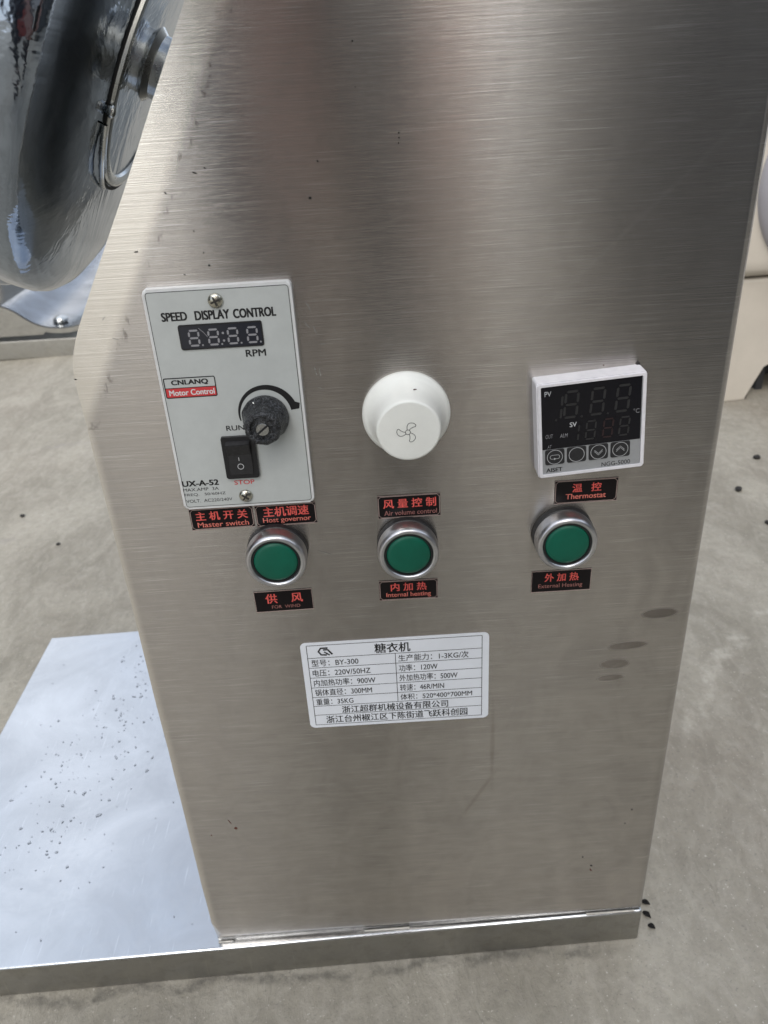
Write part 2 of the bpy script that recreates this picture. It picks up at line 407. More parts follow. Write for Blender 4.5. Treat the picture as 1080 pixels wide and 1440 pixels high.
# base plate: folded sheet box
x0, x1, yb = -.362, .1555, .357
def zt(x): return .0045 + SLOPE*x
bm = bmesh.new()
yf0, yf1 = -.0090, -.0012          # front edge runs slightly askew to the cabinet
def base_pts():
    return [(x0, yf0), (x1, yf1), (x1, yb), (x0, yb)]
tv = [bm.verts.new((x, y, zt(x))) for x, y in base_pts()]
ch = .006
bv = [bm.verts.new((x, y, gz(x)+.0005)) for x, y in base_pts()]
bm.faces.new(tv); bm.faces.new(bv[::-1])
for i in range(4): bm.faces.new((tv[i], bv[i], bv[(i+1) % 4], tv[(i+1) % 4]))
te = [e for e in bm.edges if all(v in tv for v in e.verts)]
ve = [e for e in bm.edges if (e.verts[0] in tv) != (e.verts[1] in tv)]
bmesh.ops.bevel(bm, geom=te+ve, offset=.0016, segments=3, affect='EDGES', profile=.5)
base = link('base_plate', bm, M_base, mach, 35)
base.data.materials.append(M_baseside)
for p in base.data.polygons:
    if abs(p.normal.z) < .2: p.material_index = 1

cab_poly = [(-.1302, .0020), (.1567, .0070), (.1567, .640), (.0030, .640), (-.1270, .4065), (-.1302, .3980)]
sh_ = Vector((-.1290, .4065)); up_ = Vector((.0030, .640)); lo_ = Vector((-.1302, .0020))
line = [up_.lerp(sh_, i/14*.93) for i in range(15)]
pa, pb = up_.lerp(sh_, .93), sh_.lerp(lo_, .03)
line += [pa*(1-t)**2+sh_*2*t*(1-t)+pb*t*t for t in (.15, .3, .45, .6, .75, .9)] + [sh_.lerp(lo_, .03+.97*i/20) for i in range(21)]
cp = [tuple(cab_poly[0]), cab_poly[1], cab_poly[2]]
for q in line[:-1]:
    k = mnoise.noise(Vector((q.y*26, 3.3, 0)))*.0006+mnoise.noise(Vector((q.y*9, 7.1, 0)))*.0008
    cp.append((q.x+k*(q is not line[0]), q.y))
bm = prism(cp, 0, .335, .0060, 8)
cab = link('cabinet', bm, M_panel, mach, 40)
lip = [(x-.0008, z) for x, z in cp[3:]]
link('folded_lip', prism([(-.1290, .0028), (-.05, .0028), (.06, .632)]+[(.0030-.0008, .632)]+[p for p in lip if p[1] < .630], .0072, .330), M_baseside, mach)
# rounded weld bead where panel meets base
for (xa, xb) in ((-.128, -.118), (-.03, .0), (.118, .150)):
    bm = bmesh.new(); prev = None
    for i in range(14):
        x = xa+(xb-xa)*i/13; r = .0009*(1+.4*rnd.random()); ring = [bm.verts.new((x, -.0005+r*math.cos(t)*-1, zt(x)+.0001+r*math.sin(t))) for t in [R(k*30) for k in range(7)]]
        if prev: [bm.faces.new((prev[k], prev[k+1], ring[k+1], ring[k])) for k in range(6)]
        prev = ring
    link('weld_seam', bm, M_baseside, mach, 60)

# --- pan on its slanted shaft
ax = Vector((-.877, 0, .480)).normalized(); u = Vector((.480, 0, .877)).normalized(); v = Vector((0, 1, 0))
S0 = Vector((-.0690, .170, .4920))          # where the shaft leaves the slanted wall
F = Matrix((u, v, ax)).transposed().to_4x4(); F.translation = S0
Fm = F
def wob(r, d, a): return r
prof = [(.0, .0470), (.030, .0472), (.062, .0478), (.0660, .0478), (.0700, .0482), (.0900, .0490), (.1080, .0500), (.1220, .0520), (.1310, .0555), (.1362, .0600), (.1385, .0650), (.1395, .0720), (.1400, .0790)]
prof += [(.1402, .0840), (.1412, .0870), (.1425, .0900), (.1435, .100), (.1440, .115), (.1425, .135), (.1400, .154), (.1290, .184), (.1080, .210), (.0900, .222), (.0880, .2250), (.0860, .2225), (.104, .2085), (.126, .182), (.137, .153), (.1395, .124), (.1380, .100), (.134, .075), (.125, .062), (.106, .056), (.080, .053), (.045, .052), (.0, .052)]
pan = link('coating_pan', lathe(prof, n=96, frame=Fm), M_pan, mach, 50)
def ring_profile(rc, dc, r, n=10): return [(rc+r*math.cos(2*math.pi*i/n), dc+r*math.sin(2*math.pi*i/n)) for i in range(n+1)]
link('rim_bead', lathe(ring_profile(.1402, .0830, .0026), n=96, frame=Fm), M_pan, pan, 60)
link('seam_ring', lathe([(.0610, .0482), (.0620, .0462), (.0650, .0452), (.0672, .0460), (.0680, .0484)], n=96, frame=Fm), M_hub, pan, 40)
link('seam_gap', lathe([(.0682, .0484), (.0684, .0474), (.0700, .0474), (.0702, .0486)], n=96, frame=Fm), M_crease, pan)
link('drive_shaft', lathe([(0, -.01), (.0120, -.01), (.0120, .049), (0, .049)], n=48, frame=Fm), M_hub, mach, 40)
link('shaft_hub', lathe([(.0, .018), (.0170, .018), (.0180, .0195), (.0182, .0330), (.0186, .0340), (.0186, .0360), (.0170, .0375), (.0165, .0385), (.0165, .0440), (.0200, .0476), (.0, .0480)], n=48, frame=Fm), M_hub, mach, 30)
link('shaft_flange', lathe([(.0, -.002), (.0200, -.002), (.0200, .0150), (.0190, .0165), (.0, .0165)], n=48, frame=Fm), M_hub, mach, 30)
# clip on the seam
def on_pan(r, d, phi): return Fm @ Vector((r*math.cos(phi), r*math.sin(phi), d))
phi = R(-108)
pc = on_pan(.0695, .0462, phi)
bm = bmesh.new(); bmesh.ops.create_uvsphere(bm, u_segments=16, v_segments=10, radius=1)
rad = (pc-(S0+ax*.070)).normalized(); tg = ax.cross(rad)
Mx = Matrix((tg*.0036, ax*.0026, rad*.0030)).transposed().to_4x4(); Mx.translation = pc
bmesh.ops.transform(bm, matrix=Mx, verts=bm.verts)
link('seam_clip', bm, M_hub, pan, 60)
bm = bmesh.new(); prev = None
for i in range(25):
    a = R(-113-40*i/24); rr = .0725+.0025*math.sin(math.pi*i/24); c0 = on_pan(rr, .0470-.0015*math.sin(math.pi*i/24), a)
    ra = (c0-(S0+ax*.070)).normalized(); ring = [bm.verts.new(c0+ra*.0011*math.cos(R(k*60))+ax*.0016*math.sin(R(k*60))) for k in range(6)]
    if prev: [bm.faces.new((prev[k], prev[(k+1) % 6], ring[(k+1) % 6], ring[k])) for k in range(6)]
    prev = ring
link('seam_strap', bm, M_hub, pan, 60)

# --- speed controller
cx0, cx1, cz0, cz1 = -.0922, -.0318, .3327, .4338
ctl = link('speed_controller', prism(rrect(cx0, cz0, cx1, cz1, .0020), -.0040, -.0001, .0009, 3), M_caseedge, mach, 40)
link('face_film', prism(rrect(cx0+.0011, cz0+.0011, cx1-.0011, cz1-.0011, .0014), -.00415, -.0039), M_face, ctl)
Y = -.00423
bm = bmesh.new()
ribbon(bm, rrect(cx0+.0013, cz0+.0013, cx1-.0013, cz1-.0013, .0013), .00022, Y, True)
text_into(bm, 'SPEED', (-.0861, .4205, -.0755, .4242), Y, .042)
text_into(bm, 'DISPLAY', (-.0724, .4203, -.0581, .4242), Y, .042)
text_into(bm, 'CONTROL', (-.0567, .4202, -.0391, .4241), Y, .042)
text_into(bm, 'RPM', (-.0538, .4037, -.0453, .4067), Y, .03)
text_into(bm, 'RUN', (-.0670, .3708, -.0590, .3732), Y, .02)
text_into(bm, 'UX-A-52', (-.0911, .3446, -.0743, .3475), Y, .05)
text_into(bm, 'MAX.AMP  3A', (-.0911, .3421, -.0748, .3437), Y, .0)
text_into(bm, 'FREQ.   50/60HZ', (-.0909, .3394, -.0720, .3410), Y, .0)
text_into(bm, 'VOLT.  AC220/240V', (-.0907, .3362, -.0694, .3378), Y, .0)
# logo frame and its upper word
ribbon(bm, rrect(-.0902, .3875, -.0685, .3962, .0006), .00045, Y, True)
poly(bm, rrect(-.0902, .39165, -.0685, .39195), Y)
text_into(bm, 'CNLANQ', (-.0872, .3928, -.0714, .3954), Y, .05)
# tapering dial arc
ccx, ccz = -.0487, .3772
outp, inp = [], []
for i in range(41):
    a = R(190-182*i/40); t = i/40
    inp.append((ccx+.0112*math.cos(a), ccz+.0116*math.sin(a))); ro = .0117+.0026*t**.8
    outp.append((ccx+ro*math.cos(a), ccz+(ro+.0004)*math.sin(a)))
for i in (38, 39, 40):
    a = R(190-182*i/40); ro = .0158-.0005*(i-38); outp[i] = (ccx+ro*math.cos(a), ccz+ro*math.sin(a))
for i in range(40): poly(bm, [inp[i], inp[i+1], outp[i+1], outp[i]], Y)
link('printed_lettering', bm, M_ink, ctl, 'keep')
bm = bmesh.new(); poly(bm, rrect(-.0900, .3877, -.0687, .39165), Y+.00003)
link('logo_band', bm, M_redink, ctl, 'keep'); bm = bmesh.new()
text_into(bm, 'STOP', (-.0673, .3441, -.0581, .3463), Y, .015)
link('stop_lettering', bm, M_redink, ctl, 'keep')
bm = bmesh.new(); text_into(bm, 'Motor Control', (-.0888, .3884, -.0693, .3910), Y-.00003, .03)
link('logo_lettering', bm, M_caseedge, ctl, 'keep')
# display
link('display_frame', prism(rrect(-.0801, .4082, -.0455, .4188, .0009), -.0046, -.0040, .0002, 2), M_black, ctl, 30)
link('display_window', prism(rrect(-.0795, .4088, -.0461, .4182, .0006), -.00468, -.0045), M_glass, ctl)
bm = bmesh.new()
for k in range(4):
    x = -.0765+.00805*k
    seven(bm, x, .4096, .0047, .0071, .0008, -.00475, .03)
    poly(bm, circ(x+.0056, .4100, .0004, 10), -.00475)
for z in (.4114, .4146): poly(bm, circ(-.0619, z, .0005, 10), -.00475)
link('display_digits', bm, M_seg, ctl, 'keep')
bm = bmesh.new(); ribbon(bm, [(-.0716, .4172), (-.0695, .4150), (-.0684, .4133)], .0002, -.0048)
link('display_scratch', bm, M_seg, ctl, 'keep')
# screws
def screw(x, z, y, r, ang, parent):
    bm = lathe([(r*.86, y), (r, y+.0002), (r*.97, y+.0007), (r*.78, y+.0013), (r*.45, y+.0017), (0, y+.0018)], x, z, 28)
    s = link('screw', bm, M_screw, parent, 50, (x, -y, z))
    bm = bmesh.new()
    for k in (0, 1):
        b2 = box(-r*.62, r*.62, -.00012, .00012, -r*.13, r*.13)
        rot_about(b2, 0, 0, ang+k*math.pi/2); bmesh.ops.translate(b2, verts=b2.verts, vec=(x, -(y+.00175)-.0001*k, z))
        me = bpy.data.meshes.new('t'); b2.to_mesh(me); b2.free(); bm.from_mesh(me); bpy.data.meshes.remove(me)
    bm2 = bm
    o = bpy.data.objects.new('cross_recess', bpy.data.meshes.new('cross_recess'))
    bmesh.ops.translate(bm2, verts=bm2.verts, vec=-Vector((x, -y, z))); bm2.to_mesh(o.data); bm2.free(); o.data.materials.append(M_screwgap)
    col.objects.link(o)
    return s, o
for (x, z, a) in ((-.0630, .4279, .35), (-.0630, .3383, .9)):
    s, c = screw(x, z, .0042, .0031, a, ctl)
    # the recess is cut into the head: fold it into the screw's mesh as a second material
    bm = bmesh.new(); bm.from_mesh(s.data); nf = len(bm.faces); bm.from_mesh(c.data); bm.faces.ensure_lookup_table()
    for f in bm.faces[nf:]: f.material_index = 1
    bm.to_mesh(s.data); bm.free(); s.data.materials.append(M_screwgap); bpy.data.objects.remove(c)
# dial knob, black and crinkled
def crinkle(r, d, a):
    n_ = mnoise.noise(Vector((math.cos(a)*2.2, math.sin(a)*2.2, d*260)))
    n2_ = mnoise.noise(Vector((math.cos(a)*6, math.sin(a)*6, d*700+9)))
    k = min(1, max(0, (d-.004)/.004))
    return r*(1+.055*n_*k+.035*n2_*k+.02*math.cos(9*a)*k)
m, nt_, b_ = newmat('crinkled_black_knob')
f_ = noise_(nt_, scaled(nt_, (210,)*3), 1, 5, .6, 2.2)
rg = rng(nt_, math_(nt_, 'ABSOLUTE', math_(nt_, 'SUBTRACT', f_, .5)), 0, .030, 1, 0)
nt_.links.new(mixc(nt_, rg, (.012, .013, .015), (.075, .08, .09)), b_.inputs['Base Color'])
b_.inputs['Roughness'].default_value = .20; bump(nt_, b_, f_, .9, .0016)
M_knob = m
kx, kz = -.0490, .3762
knob = link('dial_knob', lathe([(.0101, .0042), (.0103, .0052), (.0101, .0066), (.0096, .0080), (.0090, .0095), (.0085, .0115), (.0082, .0135), (.0080, .0155), (.0076, .0172), (.0068, .0182), (.0056, .0184), (.0052, .0179), (.0050, .0172), (0, .0172)], kx, kz, 96, crinkle), M_knob, ctl, 70)
bm = lathe([(.0030, .0172), (.0030, .0180), (.0027, .0184), (0, .0184)], kx, kz, 28)
sc_ = link('knob_screw', bm, M_hub, ctl, 40)
b2 = box(-.0029, .0029, -.0002, .0002, -.00042, .00042); rot_about(b2, 0, 0, R(38)); bmesh.ops.translate(b2, verts=b2.verts, vec=(kx, -.01845, kz))
link('screw_slot', b2, M_ink, ctl)
bm = bmesh.new()
pts = []
for i in range(9):
    t = i/8; pts.append((kx-.0040+.0008*math.sin(t*5)+.0006*t, kz+.0088-.0042*t, -.0083-.0048*t))
for (xa, za, ya), (xb, zb_, yb_) in zip(pts, pts[1:]):
    q = [bm.verts.new(p) for p in ((xa-.0003, ya-.0004, za), (xa+.0003, ya-.0004, za), (xb+.0003, yb_-.0004, zb_), (xb-.0003, yb_-.0004, zb_))]; bm.faces.new(q)
link('knob_scratch', bm, M_ivory, ctl, 'keep')
# rocker switch
sw = link('rocker_switch', prism(rrect(-.0700, .3479, -.0552, .3683, .0007), -.0058, -.0040, .0005, 2), M_black, ctl, 30)
bm = bmesh.new()      # rocker: pressed at the lower half
prof_r = [(.3664, -.0056), (.3655, -.0088), (.3610, -.0072), (.3600, -.0066), (.3500, -.0062), (.3494, -.0056)]
a = [bm.verts.new((-.0680, y, z)) for z, y in prof_r]; b = [bm.verts.new((-.0574, y, z)) for z, y in prof_r]
bm.faces.new(a); bm.faces.new(b[::-1])
for i in range(len(a)): bm.faces.new((a[i], b[i], b[(i+1) % len(a)], a[(i+1) % len(a)]))
bmesh.ops.bevel(bm, geom=list(bm.edges), offset=.0002, segments=2, affect='EDGES')
link('rocker', bm, M_blackm, ctl, 30)
bm = bmesh.new()
ribbon(bm, [(-.0631, .3588), (-.0631, .3571)], .0003, -.0067)
ribbon(bm, circ(-.0628, .3542, .0013, 28), .0003, -.00655, True)
link('rocker_marks', bm, M_whitepr, ctl, 'keep')

# --- air volume knob
bkx, bkz = .0125, .3725
def pr(r, d): return (r, d)
bk = link('air_volume_knob', lathe([(.0190, .0001), (.0195, .0006), (.0195, .0022), (.0191, .0030), (.0184, .0038), (.0183, .0040), (.0179, .0043), (.0178, .0045), (.0174, .0048), (.0173, .0050), (.0169, .0054), (.0158, .0072), (.0150, .0095), (.0145, .0125), (.0141, .0165), (.0138, .0196), (.0134, .0206), (.0126, .0209), (0, .0210)], bkx, bkz, 96), M_ivory, mach, 55)
bm = bmesh.new(); Y = -.02112
fx, fz = bkx-.0004, bkz-.0003
ribbon(bm, circ(fx, fz, .00105, 20), .00022, Y, True)
for k in range(3):
    a0 = R(78+120*k)
    raw = [(.0010, -.35), (.0020, -.45), (.0033, -.62), (.0041, -.72), (.0046, -.62), (.0047, -.40), (.0044, -.12), (.0038, .12), (.0028, .28), (.0018, .38), (.0010, .45)]
    ctrl = [(fx+r*math.cos(a0+t), fz+r*math.sin(a0+t)) for r, t in raw]
    sm = []
    for i in range(len(ctrl)-1):      # Catmull-Rom through the petal outline
        p0, p1, p2, p3 = ctrl[max(0, i-1)], ctrl[i], ctrl[i+1], ctrl[min(len(ctrl)-1, i+2)]
        for s_ in range(5):
            t = s_/5; sm.append(tuple(.5*((2*p1[j])+(-p0[j]+p2[j])*t+(2*p0[j]-5*p1[j]+4*p2[j]-p3[j])*t*t+(-p0[j]+3*p1[j]-3*p2[j]+p3[j])*t**3) for j in (0, 1)))
    sm.append(ctrl[-1]); ribbon(bm, sm, .00022, Y)
link('fan_symbol', bm, M_ink, bk, 'keep')
bm = bmesh.new()
for (x, z, y, r) in ((.0160, .3880, -.0098, .0004), (.0166, .3878, -.0098, .0003), (.0166, .3871, -.0102, .0003)):
    b2 = bmesh.new(); bmesh.ops.create_icosphere(b2, subdivisions=1, radius=r); bmesh.ops.scale(b2, vec=(1.5, .5, .8), verts=b2.verts); bmesh.ops.translate(b2, verts=b2.verts, vec=(x, -.0117, bkz+.0150))
    me = bpy.data.meshes.new('t'); b2.to_mesh(me); b2.free(); bm.from_mesh(me); bpy.data.meshes.remove(me)
link('dirt_specks', bm, M_rust, bk)

# --- thermostat
tcx, tcz, ta = .0930, .3645, R(3.8)
hw, hh = .0237, .0226
th = link('thermostat', prism(rrect(tcx-hw, tcz-hh, tcx+hw, tcz+hh, .0012), -.0092, -.0001, .0007, 3), M_thcase, mach, 40)
rot = [th]
def tu(u_): return tcx-hw+2*hw*u_
def tv_(v_): return tcz+hh-2*hh*v_
def rlink(name, bm, mat, sm='keep', parent=None):
    rot_about(bm, tcx, tcz, ta); return link(name, bm, mat, parent or th, sm)
bmr = bmesh.new(); bmr.from_mesh(th.data); po = ORIG[mach.name]
bmesh.ops.translate(bmr, verts=bmr.verts, vec=po); rot_about(bmr, tcx, tcz, ta); bmesh.ops.translate(bmr, verts=bmr.verts, vec=-po); bmr.to_mesh(th.data); bmr.free()
# raised rim and inner face
bm = bmesh.new()
o_ = rrect(tu(.012), tv_(.988), tu(.988), tv_(.012), .0010); i_ = rrect(tu(.040), tv_(.962), tu(.962), tv_(.036), .0006)
for ya, yb_ in ((-.0100, None),):
    n = len(o_)
    A = [bm.verts.new((x, -.0100, z)) for x, z in o_]; B = [bm.verts.new((x, -.0100, z)) for x, z in i_]
    A2 = [bm.verts.new((x, -.0090, z)) for x, z in o_]; B2 = [bm.verts.new((x, -.0090, z)) for x, z in i_]
    for i in range(n):
        k = (i+1) % n
        bm.faces.new((A[i], A[k], B[k], B[i])); bm.faces.new((A2[i], A[i], A[k], A2[k])) if False else bm.faces.new((A2[i], A2[k], A[k], A[i])); bm.faces.new((B[i], B[k], B2[k], B2[i]))
rlink('bezel', bm, M_thcase, None)
rlink('silver_face', prism([(tu(.041), tv_(.961)), (tu(.961), tv_(.961)), (tu(.961), tv_(.037)), (tu(.041), tv_(.037))], -.0094, -.0091), M_silver, None)
rlink('screen', prism([(tu(.043), tv_(.690)), (tu(.955), tv_(.690)), (tu(.955), tv_(.040)), (tu(.043), tv_(.040))], -.00955, -.0093), M_thglass, None)
Y = -.00965
bm = bmesh.new(); bd = bmesh.new(); br = bmesh.new()
W_, H_ = 2*hw, 2*hh
seven(bd, tu(.105), tv_(.40), .12*W_, .28*H_, .0010, Y, .10, 'bc')
for k, uu in enumerate((.235, .475, .705)):
    seven(bd, tu(uu), tv_(.385), .135*W_, .285*H_, .0011, Y, .10)
    if k < 2: poly(bd, circ(tu(uu+.175), tv_(.385)+.0003, .0005, 10), Y)
poly(bd, circ(tu(.175), tv_(.385), .0005, 10), Y)
seven(bd, tu(.285), tv_(.645), .095*W_, .20*H_, .0008, Y, .10, 'bc')
for k, uu in enumerate((.435, .595, .745)):
    seven(br if k == 1 else bd, tu(uu), tv_(.635), .10*W_, .205*H_, .0008, Y, .10)
rlink('display_digits', bd, M_segdim); rlink('reddish_digit', br, M_segred)
text_into(bm, 'PV', (tu(.075), tv_(.135), tu(.135), tv_(.085)), Y, .0)
text_into(bm, 'SV', (tu(.300), tv_(.478), tu(.365), tv_(.428)), Y, .02)
rlink('screen_letters', bm, M_whitepr)
bm = bmesh.new()
text_into(bm, 'OUT', (tu(.075), tv_(.572), tu(.145), tv_(.530)), Y, .0, .2)
text_into(bm, 'ALM', (tu(.208), tv_(.578), tu(.282), tv_(.536)), Y, .01, .2)
text_into(bm, 'AT', (tu(.090), tv_(.678), tu(.130), tv_(.645)), Y, 0, .2)
text_into(bm, '°C', (tu(.885), tv_(.412), tu(.940), tv_(.365)), Y, .0)
rlink('dim_screen_letters', bm, M_greypr)
for k in range(4):
    uc, vc = .158+.205*k, .778; ks = .0043
    x, z = tu(uc), tv_(vc)
    kb = rlink('key', prism(rrect(x-ks, z-.0037, x+ks, z+.0037, .0008), -.0097, -.0093, .0001, 1), M_blackm, None)
    bm = bmesh.new(); Yk = -.00978
    ribbon(bm, circ(x, z, .0034, 36), .00022, Yk, True)
    if k == 0:
        ribbon(bm, rrect(x-.0021, z-.0009, x+.0021, z+.0010, .0009), .0002, Yk, True); poly(bm, [(x-.0004, z-.0014), (x+.0006, z-.0009), (x-.0004, z-.0003)], Yk-.00003)
    elif k == 2:
        for dz in (0, .0007): ribbon(bm, [(x-.0018, z+.0006+dz-.0003), (x, z-.0012+dz-.0003), (x+.0018, z+.0006+dz-.0003)], .0002, Yk)
    elif k == 3:
        for dz in (0, .0007): ribbon(bm, [(x-.0018, z-.0009+dz), (x, z+.0009+dz), (x+.0018, z-.0009+dz)], .0002, Yk)
    rlink('key_print', bm, M_whitepr)
bm = bmesh.new()
text_into(bm, 'AISET', (tu(.075), tv_(.942), tu(.228), tv_(.898)), -.00948, .03)
text_into(bm, 'NGG-5000', (tu(.600), tv_(.948), tu(.870), tv_(.902)), -.00948, .0)
rlink('brand_lettering', bm, M_ink)
# small black notch behind the case corner
link('gasket_corner', prism([(.1118, .3870), (.1152, .3874), (.1142, .3898)], -.0010, -.0001), M_black, th)

# --- push buttons
def make_button(x, z):
    b0 = link('push_button', lathe([(.0142, .0001), (.0147, .0006), (.0147, .0040), (.0140, .0046), (.0, .0046)], 0, 0, 64), M_blackm, mach, 40, (0, 0, 0))
    b0.location = Vector((x, 0, z)) - ORIG[mach.name]
    kids = []
    def kid(name, prof, mat, sm=50):
        me_bm = lathe(prof, 0, 0, 80); me = bpy.data.meshes.new(name); bmesh.ops.recalc_face_normals(me_bm, faces=me_bm.faces); me_bm.to_mesh(me); me_bm.free(); me.materials.append(mat)
        for p in me.polygons: p.use_smooth = True
        me.set_sharp_from_angle(angle=R(sm))
        o = bpy.data.objects.new(name, me); col.objects.link(o); o.parent = b0; kids.append(o)
    kid('bezel_ring', [(.0138, .0044), (.0145, .0048), (.0146, .0060), (.0145, .0100), (.0143, .0112), (.0138, .0121), (.0131, .0126), (.0122, .0125), (.0116, .0120), (.0114, .0112), (.0114, .0060)], M_satin)
    kid('gasket_ring', [(.0115, .0080), (.0115, .0113), (.0112, .0117), (.0106, .0117), (.0104, .0112), (.0104, .0080)], M_black)
    kid('button_cap', [(.0104, .0080), (.0104, .0112), (.0100, .0119), (.0085, .0123), (.0050, .0126), (0, .0127)], M_green, 60)
    return b0, kids
b0, kids = make_button(-.0524, .3058)
for (x, z, lb) in ((.0104, .3052, 0), (.0855, .3056, 0)):
    c = b0.copy(); col.objects.link(c); c.parent = mach; c.location = Vector((x, 0, z)) - ORIG[mach.name]
    for k in kids: d = k.copy(); col.objects.link(d); d.parent = c

# --- stickers
def sticker(cx, cz, w_, h, cn, cnb, en, enb, enmat, ang, label, enbold=.01, notch=True):
    T = []
    x0_, z0_ = cx-w_/2, cz-h/2
    def fb(b): return (x0_+w_*b[0], z0_+h*(1-b[3]), x0_+w_*b[2], z0_+h*(1-b[1]))
    bm = prism([(x0_, z0_), (x0_+w_, z0_), (x0_+w_, z0_+h), (x0_, z0_+h)], -.00030, -.00005); rot_about(bm, cx, cz, ang)
    s = link('name_sticker', bm, M_plate, mach); s['label'] = label
    bm = bmesh.new(); e = .0005
    if notch:
        q = .0012
        pts = [(x0_+e+q, z0_+e), (x0_+w_-e-q, z0_+e), (x0_+w_-e, z0_+e+q), (x0_+w_-e, z0_+h-e-q), (x0_+w_-e-q, z0_+h-e), (x0_+e+q, z0_+h-e), (x0_+e, z0_+h-e-q), (x0_+e, z0_+e+q)]
    else: pts = rrect(x0_+e*.5, z0_+e*.5, x0_+w_-e*.5, z0_+h-e*.5)
    ribbon(bm, pts, .00023, -.00036, True)
    ribbon(bm, rrect(x0_+.0001, z0_+.0001, x0_+w_-.0001, z0_+h-.0001), .00021, -.00036, True)
    rot_about(bm, cx, cz, ang); link('sticker_border', bm, M_trim, s, 'keep')
    bm = bmesh.new(); text_into(bm, cn, fb(cnb), -.00037, .018); rot_about(bm, cx, cz, ang); link('chinese_lettering', bm, M_red, s, 'keep')
    bm = bmesh.new(); text_into(bm, en, fb(enb), -.00037, enbold); rot_about(bm, cx, cz, ang); link('english_lettering', bm, enmat, s, 'keep')
sticker(-.0766, .3250, .0300, .0114, '主 机 开 关', (.09, .14, .91, .56), 'Master switch', (.10, .64, .91, .88), M_pinkred, R(.4), 'black sticker for the master switch')
sticker(-.0463, .3249, .0288, .0114, '主机调速', (.13, .10, .88, .56), 'Host governor', (.11, .60, .90, .90), M_pinkred, R(.6), 'black sticker for the host governor')
sticker(.0120, .3254, .0298, .0122, '风 量 控 制', (.09, .16, .93, .56), 'Air volume control', (.10, .66, .94, .87), M_dimred, R(.1), 'black sticker for air volume control')
sticker(.0956, .3277, .0298, .0123, '温   控', (.28, .16, .74, .53), 'Thermostat', (.18, .59, .82, .82), M_pinkred, R(.3), 'black sticker for the thermostat', .02)
sticker(-.0530, .2756, .0292, .0126, '供    风', (.19, .14, .83, .60), 'FOR  WIND', (.28, .70, .77, .85), M_dimred, R(.6), 'black sticker below the left green button', 0, False)
sticker(.0099, .2776, .0295, .0118, '内 加 热', (.20, .13, .81, .54), 'Internal heating', (.12, .61, .88, .90), M_pinkred, R(-.6), 'black sticker for internal heating')
sticker(.0866, .2774, .0300, .0128, '外 加 热', (.22, .13, .79, .52), 'External Heating', (.12, .62, .86, .86), M_dimred, R(-.1), 'black sticker for external heating', .005, False)

# --- rating label
nx0, nx1, nz0, nz1 = -.0480, .0508, .1886, .2477
npl = link('rating_label', prism(rrect(nx0, nz0, nx1, nz1, .0028, 6), -.00035, -.00005, .0001, 1), M_paper, mach)
bm = bmesh.new(); Y = -.00042
tx0, tx1, tz0, tz1 = nx0+.0032, nx1-.0037, nz0+.0021, nz1-.0017
TW, TH = tx1-tx0, tz1-tz0
def rz(f): return tz1-TH*f
rows = [.150, .270, .393, .517, .640, .755, .872]
lw = .00032
def hl(f, a=0, b=1): poly(bm, rrect(tx0+TW*a, rz(f)-lw/2, tx0+TW*b, rz(f)+lw/2), Y)
for f in [0]+rows+[1]: hl(f)
for a, t0, t1 in ((0, 0, 1), (1, 0, 1), (.502, .150, .755)): poly(bm, rrect(tx0+TW*a-lw/2, rz(t1), tx0+TW*a+lw/2, rz(t0)), Y-.00002)
text_into(bm, '糖衣机', (tx0+TW*.385, rz(.135), tx0+TW*.590, rz(.020)), Y-.00002, .014)
left = ['型号：BY-300', '电压：220V/50HZ', '内加热功率：900W', '锅体直径：300MM', '重量：35KG']
lwid = [.27, .335, .36, .335, .22]
right = ['生产能力：1-3KG/次', '功率：120W', '外加热功率：500W', '转速：46R/MIN', '体积：520*400*700MM']
rwid = [.405, .225, .34, .26, .425]
for k in range(5):
    t, b_2 = rows[k], rows[k+1]; hgt = b_2-t
    text_into(bm, left[k], (tx0+TW*.018, rz(t+hgt*.86), tx0+TW*(.018+lwid[k]), rz(t+hgt*.18)), Y-.00002, .006)
    text_into(bm, right[k], (tx0+TW*.518, rz(t+hgt*.86), tx0+TW*(.518+rwid[k]), rz(t+hgt*.18)), Y-.00002, .006)
text_into(bm, '浙江超群机械设备有限公司', (tx0+TW*.165, rz(.862), tx0+TW*.80, rz(.770)), Y-.00002, .012)
text_into(bm, '浙江台州椒江区下陈街道飞跃科创园', (tx0+TW*.065, rz(.985), tx0+TW*.915, rz(.888)), Y-.00002, .012)
# emblem: open hexagon with a slashed tail
ex, ez, er = tx0+TW*.100, rz(.075), .0032
hx = [(ex+er*math.cos(R(a)), ez+er*.82*math.sin(R(a))) for a in (55, 125, 180, 235, 290)]
ribbon(bm, hx, .0010, Y-.00002)
ribbon(bm, [(ex-.0006, ez+.0010), (ex+.0018, ez+.0010), (ex+.0040, ez-.0022)], .0010, Y-.00003)
ribbon(bm, [(ex-.0002, ez-.0003), (ex+.0026, ez-.0026)], .0008, Y-.00004)
link('label_print', bm, M_ink, npl, 'keep')

